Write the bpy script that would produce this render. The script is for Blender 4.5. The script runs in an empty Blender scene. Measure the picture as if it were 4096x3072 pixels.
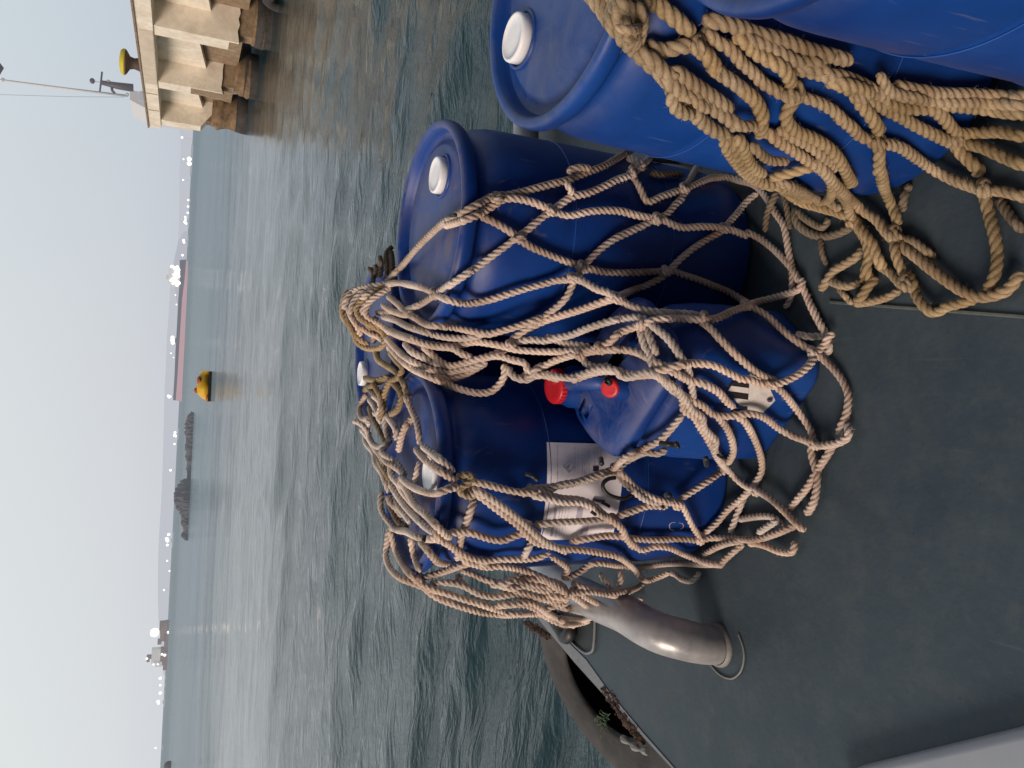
import bpy, math, random
import numpy as np
from mathutils import Vector, Matrix
from mathutils.bvhtree import BVHTree
random.seed(7); rng = np.random.default_rng(7)
S = bpy.context.scene
COL = S.collection
PI = math.pi
# ------------------------------------------------------------------ camera (phone held on its side, 1.56 m above the deck)
F, CX, CY = 3077., 2048., 1536.
pit, rol, CH = math.radians(23.33), math.radians(2.94), 1.556
fw = np.array([0, math.cos(pit), -math.sin(pit)]); dn = np.array([0, -math.sin(pit), -math.cos(pit)]); rt = np.array([1., 0, 0])
cX = math.cos(rol)*dn + math.sin(rol)*rt
cY = -math.sin(rol)*dn + math.cos(rol)*rt
C0 = np.array([0, 0, CH])
SEA = -1.0
cam = bpy.data.cameras.new('camera'); camo = bpy.data.objects.new('camera', cam); COL.objects.link(camo)
cam.sensor_fit = 'HORIZONTAL'; cam.sensor_width = 36; cam.lens = 36*F/4096; cam.clip_start = .05; cam.clip_end = 60000
camo.matrix_world = Matrix(((cX[0], cY[0], -fw[0], 0), (cX[1], cY[1], -fw[1], 0), (cX[2], cY[2], -fw[2], CH), (0, 0, 0, 1)))
S.camera = camo
def ray(x, y): return fw + cX*(x-CX)/F - cY*(y-CY)/F
def onz(x, y, z):
    d = ray(x, y); return C0 + d*((z-CH)/d[2])
def ona(x, y, a, v):
    d = ray(x, y); return C0 + d*((v-C0[a])/d[a])
# ------------------------------------------------------------------ materials
def nmat(name):
    m = bpy.data.materials.new(name); m.use_nodes = True
    nt = m.node_tree; nt.nodes.clear()
    return m, nt, (lambda t, **k: _n(nt, t, k))
def _n(nt, t, k):
    n = nt.nodes.new(t)
    for a, v in k.items():
        if a.startswith('i_'):
            n.inputs[a[2:].replace('_', ' ')].default_value = v
        else: setattr(n, a, v)
    return n
def rampn(nt, fac, stops):
    r = nt.nodes.new('ShaderNodeValToRGB'); e = r.color_ramp.elements
    while len(e) < len(stops): e.new(.5)
    for i, (p, c) in enumerate(stops):
        e[i].position = p; e[i].color = (c if len(c) == 4 else tuple(c)+(1,))
    nt.links.new(fac, r.inputs[0]); return r.outputs[0]
def pbr(name, col, rough=.5, metal=0, var=None, scale=5, detail=6, bump=0, bscale=60, rvar=0, spec=.5, haze=0, hazecol=(.50, .53, .60), stretch=None, coat=0):
    """principled material: colour broken up by two noises, optional bump; haze mixes in the colour of the air for far things"""
    m, nt, N = nmat(name); L = nt.links.new
    tc = N('ShaderNodeTexCoord'); mp = N('ShaderNodeMapping'); L(tc.outputs['Object'], mp.inputs[0])
    if stretch: mp.inputs['Scale'].default_value = stretch
    b = N('ShaderNodeBsdfPrincipled'); o = N('ShaderNodeOutputMaterial')
    b.inputs['Roughness'].default_value = rough; b.inputs['Metallic'].default_value = metal
    b.inputs['Specular IOR Level'].default_value = spec; b.inputs['Coat Weight'].default_value = coat
    col = tuple(col)
    if var:
        nz = N('ShaderNodeTexNoise', i_Scale=scale, i_Detail=detail, i_Roughness=.65); L(mp.outputs[0], nz.inputs['Vector'])
        nz2 = N('ShaderNodeTexNoise', i_Scale=scale*4.3, i_Detail=4.); L(mp.outputs[0], nz2.inputs['Vector'])
        mx = N('ShaderNodeMath', operation='MULTIPLY_ADD'); L(nz.outputs[0], mx.inputs[0]); mx.inputs[1].default_value = .7
        m3 = N('ShaderNodeMath', operation='MULTIPLY'); L(nz2.outputs[0], m3.inputs[0]); m3.inputs[1].default_value = .3
        L(m3.outputs[0], mx.inputs[2])
        c = rampn(nt, mx.outputs[0], [(.32, col), (.5, tuple((a+q)/2 for a, q in zip(col, var))), (.68, var)])
        L(c, b.inputs['Base Color'])
        if rvar:
            mr = N('ShaderNodeMapRange'); L(nz.outputs[0], mr.inputs[0]); mr.inputs[1].default_value = .3; mr.inputs[2].default_value = .7
            mr.inputs[3].default_value = rough-rvar; mr.inputs[4].default_value = rough+rvar; L(mr.outputs[0], b.inputs['Roughness'])
    else: b.inputs['Base Color'].default_value = col+(1,)
    if bump:
        nb = N('ShaderNodeTexNoise', i_Scale=bscale, i_Detail=5.); L(mp.outputs[0], nb.inputs['Vector'])
        bp = N('ShaderNodeBump'); bp.inputs['Strength'].default_value = min(bump, 1.); bp.inputs['Distance'].default_value = .01 if haze == 0 else .2
        L(nb.outputs[0], bp.inputs['Height']); L(bp.outputs[0], b.inputs['Normal'])
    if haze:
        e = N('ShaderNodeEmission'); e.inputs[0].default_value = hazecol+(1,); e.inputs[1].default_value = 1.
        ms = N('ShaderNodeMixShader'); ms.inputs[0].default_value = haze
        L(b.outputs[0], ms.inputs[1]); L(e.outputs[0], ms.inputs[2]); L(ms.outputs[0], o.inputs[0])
    else: L(b.outputs[0], o.inputs[0])
    return m
def emis(name, col, s):
    m, nt, N = nmat(name); e = N('ShaderNodeEmission'); o = N('ShaderNodeOutputMaterial')
    e.inputs[0].default_value = tuple(col)+(1,); e.inputs[1].default_value = s; nt.links.new(e.outputs[0], o.inputs[0]); return m
def rope_mat(name, c1, c2, dirt):
    m, nt, N = nmat(name); L = nt.links.new
    tc = N('ShaderNodeTexCoord'); b = N('ShaderNodeBsdfPrincipled'); o = N('ShaderNodeOutputMaterial')
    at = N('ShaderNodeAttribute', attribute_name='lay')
    n1 = N('ShaderNodeTexNoise', i_Scale=9., i_Detail=5.); n2 = N('ShaderNodeTexNoise', i_Scale=160., i_Detail=6., i_Roughness=.7)
    n3 = N('ShaderNodeTexNoise', i_Scale=26., i_Detail=4.)
    for n in (n1, n2, n3): L(tc.outputs['Object'], n.inputs['Vector'])
    base = rampn(nt, n1.outputs[0], [(.35, c1), (.65, c2)])
    spots = rampn(nt, n3.outputs[0], [(.60, (0, 0, 0)), (.72, (1, 1, 1))])
    mx = N('ShaderNodeMix', data_type='RGBA'); L(spots, mx.inputs[0]); L(base, mx.inputs[6]); mx.inputs[7].default_value = dirt+(1,)
    ms = N('ShaderNodeMath', operation='MULTIPLY'); L(spots, ms.inputs[0]); ms.inputs[1].default_value = .55; L(ms.outputs[0], mx.inputs[0])
    fib = rampn(nt, n2.outputs[0], [(.3, (.72, .72, .72)), (.7, (1.15, 1.15, 1.15))])
    m2 = N('ShaderNodeMix', data_type='RGBA', blend_type='MULTIPLY'); m2.inputs[0].default_value = 1; L(mx.outputs[2], m2.inputs[6]); L(fib, m2.inputs[7])
    gr = rampn(nt, at.outputs['Fac'], [(.0, (.32, .27, .24)), (.4, (.82, .79, .76)), (1, (1, 1, 1))])  # shade in the strand grooves, painted into the colour through lay
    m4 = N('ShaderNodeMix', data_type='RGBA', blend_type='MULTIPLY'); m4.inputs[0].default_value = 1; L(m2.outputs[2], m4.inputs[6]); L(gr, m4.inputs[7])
    oi = N('ShaderNodeObjectInfo'); vr = rampn(nt, oi.outputs['Random'], [(0, (.66, .64, .62)), (.35, (1.02, 1.0, .97)), (.65, (.86, .87, .88)), (1, (1.05, 1.0, .94))])
    n5 = N('ShaderNodeTexNoise', i_Scale=4.5, i_Detail=5., i_Roughness=.6); L(tc.outputs['Object'], n5.inputs['Vector']); gw = rampn(nt, n5.outputs[0], [(.38, (.62, .60, .57)), (.56, (1, 1, 1))])
    m6 = N('ShaderNodeMix', data_type='RGBA', blend_type='MULTIPLY'); m6.inputs[0].default_value = .8; L(vr, m6.inputs[6]); L(gw, m6.inputs[7])
    m7 = N('ShaderNodeMix', data_type='RGBA', blend_type='MULTIPLY'); m7.inputs[0].default_value = .85; L(m4.outputs[2], m7.inputs[6]); L(m6.outputs[2], m7.inputs[7])
    L(m7.outputs[2], b.inputs['Base Color']); b.inputs['Roughness'].default_value = .85; b.inputs['Specular IOR Level'].default_value = .2
    bp = N('ShaderNodeBump'); bp.inputs['Strength'].default_value = .6; bp.inputs['Distance'].default_value = .003
    L(n2.outputs[0], bp.inputs['Height']); L(bp.outputs[0], b.inputs['Normal']); L(b.outputs[0], o.inputs[0]); return m
def blue_mat(name, deep, lightc, dust, dustamt):
    """blue HDPE: faint cloudy fading everywhere, dust and dried mud on what faces up, scuffs"""
    m, nt, N = nmat(name); L = nt.links.new
    tc = N('ShaderNodeTexCoord'); b = N('ShaderNodeBsdfPrincipled'); o = N('ShaderNodeOutputMaterial')
    n1 = N('ShaderNodeTexNoise', i_Scale=3., i_Detail=5.); L(tc.outputs['Object'], n1.inputs['Vector'])
    base = rampn(nt, n1.outputs[0], [(.35, deep), (.55, lightc), (.72, tuple(q*1.25+.012 for q in lightc))])
    ge = N('ShaderNodeNewGeometry'); sp = N('ShaderNodeSeparateXYZ'); L(ge.outputs['Normal'], sp.inputs[0])
    n2 = N('ShaderNodeTexNoise', i_Scale=7., i_Detail=8., i_Roughness=.7, i_Distortion=1.2); L(tc.outputs['Object'], n2.inputs['Vector'])
    up = rampn(nt, sp.outputs[2], [(.25, (0, 0, 0)), (.8, (1, 1, 1))])
    dn2 = rampn(nt, n2.outputs[0], [(.38, (0, 0, 0)), (.75, (1, 1, 1))])
    mu = N('ShaderNodeMath', operation='MULTIPLY'); L(up, mu.inputs[0]); L(dn2, mu.inputs[1])
    mu2 = N('ShaderNodeMath', operation='MULTIPLY'); L(mu.outputs[0], mu2.inputs[0]); mu2.inputs[1].default_value = dustamt
    mp = N('ShaderNodeMapping'); mp.inputs['Rotation'].default_value = (.5, .9, .3); mp.inputs['Scale'].default_value = (4, 90, 6); L(tc.outputs['Object'], mp.inputs[0])
    n3 = N('ShaderNodeTexNoise', i_Scale=1.5, i_Detail=3.); L(mp.outputs[0], n3.inputs['Vector'])
    sc = rampn(nt, n3.outputs[0], [(.66, (0, 0, 0)), (.74, (.34, .34, .34))])
    ad = N('ShaderNodeMath', operation='ADD', use_clamp=True); L(mu2.outputs[0], ad.inputs[0]); L(sc, ad.inputs[1])
    mx = N('ShaderNodeMix', data_type='RGBA'); L(ad.outputs[0], mx.inputs[0]); L(base, mx.inputs[6]); mx.inputs[7].default_value = dust+(1,)
    L(mx.outputs[2], b.inputs['Base Color'])
    mr = N('ShaderNodeMapRange'); L(ad.outputs[0], mr.inputs[0]); mr.inputs[3].default_value = .42; mr.inputs[4].default_value = .75; L(mr.outputs[0], b.inputs['Roughness'])
    b.inputs['Specular IOR Level'].default_value = .32
    n4 = N('ShaderNodeTexNoise', i_Scale=14., i_Detail=3.); L(tc.outputs['Object'], n4.inputs['Vector'])
    bp = N('ShaderNodeBump'); bp.inputs['Strength'].default_value = .25; bp.inputs['Distance'].default_value = .006
    L(n4.outputs[0], bp.inputs['Height']); L(bp.outputs[0], b.inputs['Normal']); L(b.outputs[0], o.inputs[0]); return m
def deck_mat():
    m, nt, N = nmat('deck_paint'); L = nt.links.new
    tc = N('ShaderNodeTexCoord'); b = N('ShaderNodeBsdfPrincipled'); o = N('ShaderNodeOutputMaterial')
    def nz(scale, det, ro=.6, st=None, dis=0.):
        n = N('ShaderNodeTexNoise', i_Scale=scale, i_Detail=det, i_Roughness=ro, i_Distortion=dis)
        if st:
            mp = N('ShaderNodeMapping'); mp.inputs['Scale'].default_value = st; mp.inputs['Rotation'].default_value = (0, 0, .6); L(tc.outputs['Object'], mp.inputs[0]); L(mp.outputs[0], n.inputs['Vector'])
        else: L(tc.outputs['Object'], n.inputs['Vector'])
        return n.outputs[0]
    def mix(fac, a, c, k=1.):
        x = N('ShaderNodeMix', data_type='RGBA'); mu = N('ShaderNodeMath', operation='MULTIPLY'); L(fac, mu.inputs[0]); mu.inputs[1].default_value = k; L(mu.outputs[0], x.inputs[0]); L(a, x.inputs[6]); x.inputs[7].default_value = c+(1,); return x.outputs[2]
    big = nz(1.7, 8., .68, dis=.6)
    c = rampn(nt, big, [(.30, (.031, .048, .064)), (.5, (.044, .064, .081)), (.72, (.062, .084, .101))])
    c = mix(rampn(nt, nz(11., 7., .7), [(.50, (0, 0, 0)), (.72, (1, 1, 1))]), c, (.085, .095, .095), .45)
    c = mix(rampn(nt, nz(1.2, 3., .5, (70, 2.2, 1)), [(.66, (0, 0, 0)), (.72, (1, 1, 1))]), c, (.12, .13, .13), .15)
    c = mix(rampn(nt, nz(2.3, 9., .75, dis=1.), [(.60, (0, 0, 0)), (.72, (1, 1, 1))]), c, (.075, .050, .032), .55)
    c = mix(rampn(nt, nz(46., 3., .5), [(.70, (0, 0, 0)), (.76, (1, 1, 1))]), c, (.015, .017, .018), .6)
    L(c, b.inputs['Base Color']); mr = N('ShaderNodeMapRange'); L(big, mr.inputs[0]); mr.inputs[1].default_value = .3; mr.inputs[2].default_value = .7; mr.inputs[3].default_value = .42; mr.inputs[4].default_value = .68; L(mr.outputs[0], b.inputs['Roughness'])
    b.inputs['Specular IOR Level'].default_value = .3
    bp = N('ShaderNodeBump'); bp.inputs['Strength'].default_value = .3; bp.inputs['Distance'].default_value = .006; L(nz(38., 6.), bp.inputs['Height']); L(bp.outputs[0], b.inputs['Normal']); L(b.outputs[0], o.inputs[0]); return m
M = dict(
    blue=blue_mat('blue_plastic', (.003, .026, .160), (.005, .044, .240), (.19, .155, .14), .66),
    blue2=blue_mat('blue_plastic_lit', (.003, .030, .165), (.005, .050, .250), (.14, .16, .22), .5),  # lit copy of the drum plastic, stronger light put into the blue
    canblue=blue_mat('blue_can_plastic', (.003, .030, .175), (.005, .050, .25), (.17, .16, .21), .62),
    white=pbr('white_cap', (.88, .88, .90), .4, var=(.74, .73, .74), scale=20),
    seamblue=pbr('seam_blue', (.02, .09, .34), .35, var=(.012, .06, .28), scale=8),
    red=pbr('red_cap', (.62, .02, .03), .4, var=(.48, .012, .025), scale=40, bump=.1),
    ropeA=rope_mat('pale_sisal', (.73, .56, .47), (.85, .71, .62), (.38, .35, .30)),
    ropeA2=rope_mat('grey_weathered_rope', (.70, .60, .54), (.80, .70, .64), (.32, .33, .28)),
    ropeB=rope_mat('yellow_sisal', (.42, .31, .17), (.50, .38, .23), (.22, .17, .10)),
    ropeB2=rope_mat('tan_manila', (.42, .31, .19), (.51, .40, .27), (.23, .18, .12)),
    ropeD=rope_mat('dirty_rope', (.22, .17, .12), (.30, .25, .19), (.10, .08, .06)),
    black=pbr('black_plastic', (.012, .012, .013), .5),
    paper=pbr('label_paper', (.90, .86, .90), .55, var=(.80, .76, .82), scale=9),
    ink=pbr('label_ink', (.48, .45, .54), .6),
    inkd=pbr('label_ink_dark', (.03, .02, .05), .6),
    tag=pbr('tag_card', (.70, .66, .63), .55, var=(.50, .46, .44), scale=20),
    deck=deck_mat(),
    decklight=pbr('worn_edge_paint', (.13, .14, .155), .5, var=(.20, .205, .22), scale=9, bump=.2, bscale=60),
    seam=pbr('weld_seam', (.07, .08, .075), .5, var=(.13, .14, .13), scale=20),
    scratch=pbr('scratched_paint', (.16, .16, .15), .6, var=(.26, .25, .23), scale=60),
    steel=pbr('painted_pipe', (.24, .24, .26), .40, metal=.3, var=(.48, .46, .45), scale=7, bump=.15, bscale=30, rvar=.08),
    ochre=pbr('worn_ochre_patch', (.46, .38, .20), .5, var=(.32, .27, .17), scale=40),
    hull=pbr('dark_hull', (.02, .02, .022), .6, var=(.06, .045, .035), scale=4),
    rust=pbr('rust_mud', (.030, .014, .012), .9, var=(.10, .055, .035), scale=30, bump=.8, bscale=70),
    rubber=pbr('tyre_rubber', (.009, .009, .010), .75, var=(.055, .048, .044), scale=3.5, detail=8, bump=.3, bscale=50),
    rubberd=pbr('tyre_inside', (.010, .008, .010), .9),
    weed=pbr('green_twine', (.05, .09, .045), .8, var=(.12, .16, .09), scale=60),
    wall=pbr('pale_grey_paint', (.34, .36, .39), .35, var=(.42, .43, .46), scale=3),
    conc=pbr('pale_concrete', (.58, .51, .40), .85, var=(.86, .81, .70), scale=1.2, detail=9, bump=.4, bscale=9),
    conc2=pbr('weathered_concrete', (.48, .42, .34), .9, var=(.66, .59, .48), scale=1.5, detail=9, bump=.6, bscale=7),
    chip=pbr('exposed_rough_concrete', (.16, .11, .07), .95, var=(.34, .26, .17), scale=5, detail=9, bump=1, bscale=12),
    pile=pbr('stained_pile', (.045, .030, .020), .9, var=(.30, .20, .11), scale=1.6, detail=9, bump=1, bscale=6, stretch=(1, 1, 1.8)),
    dark=pbr('dark_iron', (.05, .035, .03), .7, var=(.10, .06, .05), scale=3),
    yellow=pbr('yellow_paint', (.62, .52, .03), .6, var=(.5, .42, .05), scale=4),
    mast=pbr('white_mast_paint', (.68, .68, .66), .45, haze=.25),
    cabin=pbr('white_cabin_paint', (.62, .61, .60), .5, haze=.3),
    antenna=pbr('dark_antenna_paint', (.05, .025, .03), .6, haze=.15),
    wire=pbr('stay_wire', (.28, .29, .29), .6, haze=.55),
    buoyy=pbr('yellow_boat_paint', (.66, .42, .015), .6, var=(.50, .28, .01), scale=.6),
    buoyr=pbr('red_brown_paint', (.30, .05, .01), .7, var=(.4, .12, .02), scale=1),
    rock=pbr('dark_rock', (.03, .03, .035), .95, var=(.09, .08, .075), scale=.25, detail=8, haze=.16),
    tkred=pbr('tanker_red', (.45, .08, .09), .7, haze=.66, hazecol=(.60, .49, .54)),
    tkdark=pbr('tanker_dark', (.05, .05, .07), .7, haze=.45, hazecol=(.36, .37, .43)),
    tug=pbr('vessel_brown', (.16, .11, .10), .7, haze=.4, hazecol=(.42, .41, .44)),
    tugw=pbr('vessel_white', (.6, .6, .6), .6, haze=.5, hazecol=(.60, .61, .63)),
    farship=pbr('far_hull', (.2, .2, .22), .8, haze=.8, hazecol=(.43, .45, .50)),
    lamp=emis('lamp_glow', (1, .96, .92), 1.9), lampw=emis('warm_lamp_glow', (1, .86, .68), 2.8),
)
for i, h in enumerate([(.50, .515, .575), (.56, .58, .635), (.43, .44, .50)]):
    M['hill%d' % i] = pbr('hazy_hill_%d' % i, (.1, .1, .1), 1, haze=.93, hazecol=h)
# ------------------------------------------------------------------ object helpers
def link(o, parent=None):
    COL.objects.link(o)
    if parent is not None:
        o.parent = parent
    return o
def mesh(name, V, Fc, mat, parent=None, smooth=True, world=True, loc=None):
    """V in world space when world=True; a parented mesh is stored relative to its parent's location"""
    V = np.asarray(V, float)
    if parent is not None and world: V = V - np.array(parent.location)
    me = bpy.data.meshes.new(name)
    if loc is not None and parent is None: V = V - np.array(loc)
    me.from_pydata([tuple(v) for v in V], [], [tuple(f) for f in Fc]); me.validate()
    me.materials.append(M[mat] if isinstance(mat, str) else mat)
    if smooth: me.polygons.foreach_set('use_smooth', [True]*len(me.polygons))
    me.update()
    o = bpy.data.objects.new(name, me)
    if loc is not None and parent is None: o.location = loc
    return link(o, parent)
def thing(name, label, cat, loc=(0, 0, 0), group=None, kind=None, rot=None):
    o = bpy.data.objects.new(name, None); o.empty_display_size = .1; o.location = loc
    if rot: o.rotation_euler = rot
    o['label'] = label; o['category'] = cat
    if group: o['group'] = group
    if kind: o['kind'] = kind
    return link(o)
class MB:
    def __init__(s): s.V = []; s.F = []
    def add(s, V, Fc):
        n = len(s.V); s.V += [tuple(v) for v in V]; s.F += [tuple(i+n for i in f) for f in Fc]; return s
    def box(s, x0, x1, y0, y1, z0, z1):
        V = [(x, y, z) for x in (x0, x1) for y in (y0, y1) for z in (z0, z1)]
        return s.add(V, [(0, 1, 3, 2), (4, 6, 7, 5), (0, 4, 5, 1), (2, 3, 7, 6), (0, 2, 6, 4), (1, 5, 7, 3)])
    def tube(s, P, r, n=10, cap=True):
        V, Fc = tube(P, r, n, cap); return s.add(V, Fc)
    def done(s, name, mat, parent=None, smooth=False, world=True, loc=None): return mesh(name, s.V, s.F, mat, parent, smooth, world, loc)
def frames(P):
    P = np.asarray(P, float); T = np.gradient(P, axis=0); T /= np.linalg.norm(T, axis=1)[:, None]+1e-12
    n = np.cross(T[0], [0, 0, 1.]);
    if np.linalg.norm(n) < .1: n = np.cross(T[0], [1., 0, 0])
    n /= np.linalg.norm(n); Nn = [n]
    for i in range(1, len(P)):
        n = Nn[-1]-T[i]*np.dot(Nn[-1], T[i]); n /= np.linalg.norm(n)+1e-12; Nn.append(n)
    Nn = np.array(Nn); return T, Nn, np.cross(T, Nn)
def tube(P, r, n=10, cap=True):
    P = np.asarray(P, float); T, A, B = frames(P); r = np.broadcast_to(np.asarray(r, float), (len(P),))
    th = np.arange(n)*2*PI/n
    V = (P[:, None]+r[:, None, None]*(A[:, None]*np.cos(th)[None, :, None]+B[:, None]*np.sin(th)[None, :, None])).reshape(-1, 3)
    Fc = [(i*n+j, i*n+(j+1) % n, (i+1)*n+(j+1) % n, (i+1)*n+j) for i in range(len(P)-1) for j in range(n)]
    if cap: Fc += [tuple(range(n))[::-1], tuple((len(P)-1)*n+j for j in range(n))]
    return V, Fc
def lathe(prof, n=96, closed_top=True, closed_bot=True):
    V = [(r*math.cos(2*PI*j/n), r*math.sin(2*PI*j/n), z) for r, z in prof for j in range(n)]
    Fc = [(i*n+j, i*n+(j+1) % n, (i+1)*n+(j+1) % n, (i+1)*n+j) for i in range(len(prof)-1) for j in range(n)]
    if closed_bot: Fc.append(tuple(range(n))[::-1])
    if closed_top: Fc.append(tuple((len(prof)-1)*n+j for j in range(n)))
    return V, Fc
def ball(c, r, n=12, m=8):
    c = np.array(c); r = np.broadcast_to(np.array(r, float), (3,)); V = []; Fc = []
    for i in range(m+1):
        a = -PI/2+PI*i/m
        for j in range(n): V.append(c+r*np.array([math.cos(a)*math.cos(2*PI*j/n), math.cos(a)*math.sin(2*PI*j/n), math.sin(a)]))
    for i in range(m):
        for j in range(n): Fc.append((i*n+j, i*n+(j+1) % n, (i+1)*n+(j+1) % n, (i+1)*n+j))
    return V, Fc
def smooth_path(P, step):
    """centripetal-ish Catmull-Rom through P, resampled at equal steps"""
    P = np.asarray(P, float)
    if len(P) == 2: Q = np.linspace(P[0], P[1], 20)
    else:
        E = np.vstack([2*P[0]-P[1], P, 2*P[-1]-P[-2]]); Q = []
        for i in range(1, len(E)-2):
            p0, p1, p2, p3 = E[i-1:i+3]
            for t in np.linspace(0, 1, 12, endpoint=False):
                Q.append(.5*((2*p1)+(-p0+p2)*t+(2*p0-5*p1+4*p2-p3)*t*t+(-p0+3*p1-3*p2+p3)*t**3))
        Q.append(P[-1]); Q = np.array(Q)
    d = np.r_[0, np.cumsum(np.linalg.norm(np.diff(Q, axis=0), axis=1))]
    s = np.arange(0, d[-1], step); s = np.r_[s, d[-1]]
    return np.stack([np.interp(s, d, Q[:, k]) for k in range(Q.shape[1])], 1)
def gsm(a, sig):
    k = int(sig*3)+1; w = np.exp(-.5*(np.arange(-k, k+1)/sig)**2); w /= w.sum()
    return np.convolve(np.pad(a, k, mode='edge'), w, mode='valid')
# ------------------------------------------------------------------ sky, sun
W = bpy.data.worlds.new('World'); S.world = W; W.use_nodes = True; nt = W.node_tree; nt.nodes.clear(); L = nt.links.new
def WN(t, **k): return _n(nt, t, k)
SUN_DIR = Vector((-.80, -.50, .50)).normalized()      # towards the light: behind and to the left
sky = WN('ShaderNodeTexSky', sky_type='NISHITA', sun_disc=False)
sky.sun_elevation = math.asin(SUN_DIR.z); sky.sun_rotation = math.atan2(SUN_DIR.x, SUN_DIR.y); sky.air_density = 2; sky.dust_density = 6
tc = WN('ShaderNodeTexCoord'); sp = WN('ShaderNodeSeparateXYZ'); L(tc.outputs['Generated'], sp.inputs[0])
haze = rampn(nt, sp.outputs[2], [(0.0, (.62, .64, .69)), (.05, (.65, .68, .72)), (.22, (.71, .75, .775)), (.6, (.75, .785, .805)), (1, (.5, .53, .56))])
lr = WN('ShaderNodeMapRange'); L(sp.outputs[0], lr.inputs[0]); lr.inputs[1].default_value = -.55; lr.inputs[2].default_value = .55; lr.inputs[3].default_value = 0; lr.inputs[4].default_value = 1
tint = rampn(nt, lr.outputs[0], [(0, (1.13, 1.13, 1.09)), (.5, (1., 1., 1.)), (1, (.80, .88, .94))])
m1 = WN('ShaderNodeMix', data_type='RGBA', blend_type='MULTIPLY'); m1.inputs[0].default_value = 1; L(haze, m1.inputs[6]); L(tint, m1.inputs[7])
bk = rampn(nt, WN('ShaderNodeMath').outputs[0], [(0, (1, 1, 1)), (1, (1, 1, 1))])
yb = WN('ShaderNodeMapRange'); L(sp.outputs[1], yb.inputs[0]); yb.inputs[1].default_value = -.35; yb.inputs[2].default_value = .25; yb.inputs[3].default_value = .13; yb.inputs[4].default_value = 1  # sky dimmed behind the camera in place of an unseen dark superstructure
m2 = WN('ShaderNodeMix', data_type='RGBA', blend_type='MULTIPLY'); m2.inputs[0].default_value = 1; L(m1.outputs[2], m2.inputs[6]); L(yb.outputs[0], m2.inputs[7])
bg1 = WN('ShaderNodeBackground'); L(m2.outputs[2], bg1.inputs[0]); bg1.inputs[1].default_value = 1.03
bg2 = WN('ShaderNodeBackground'); L(sky.outputs[0], bg2.inputs[0]); bg2.inputs[1].default_value = .05
mixb = WN('ShaderNodeMixShader'); mixb.inputs[0].default_value = .06; L(bg1.outputs[0], mixb.inputs[1]); L(bg2.outputs[0], mixb.inputs[2])
wo = WN('ShaderNodeOutputWorld'); L(mixb.outputs[0], wo.inputs[0])
sun = bpy.data.lights.new('sun', 'SUN'); sun.energy = 3.1; sun.angle = math.radians(24); sun.color = (1, .83, .71)  # sun lamp standing in for a warm deck lamp behind left
so = bpy.data.objects.new('sun', sun); link(so); so.rotation_euler = SUN_DIR.to_track_quat('Z', 'Y').to_euler(); so.location = (-3, -3, 4)
S.view_settings.view_transform = 'Standard'; S.view_settings.look = 'None'; S.view_settings.exposure = 0
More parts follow.
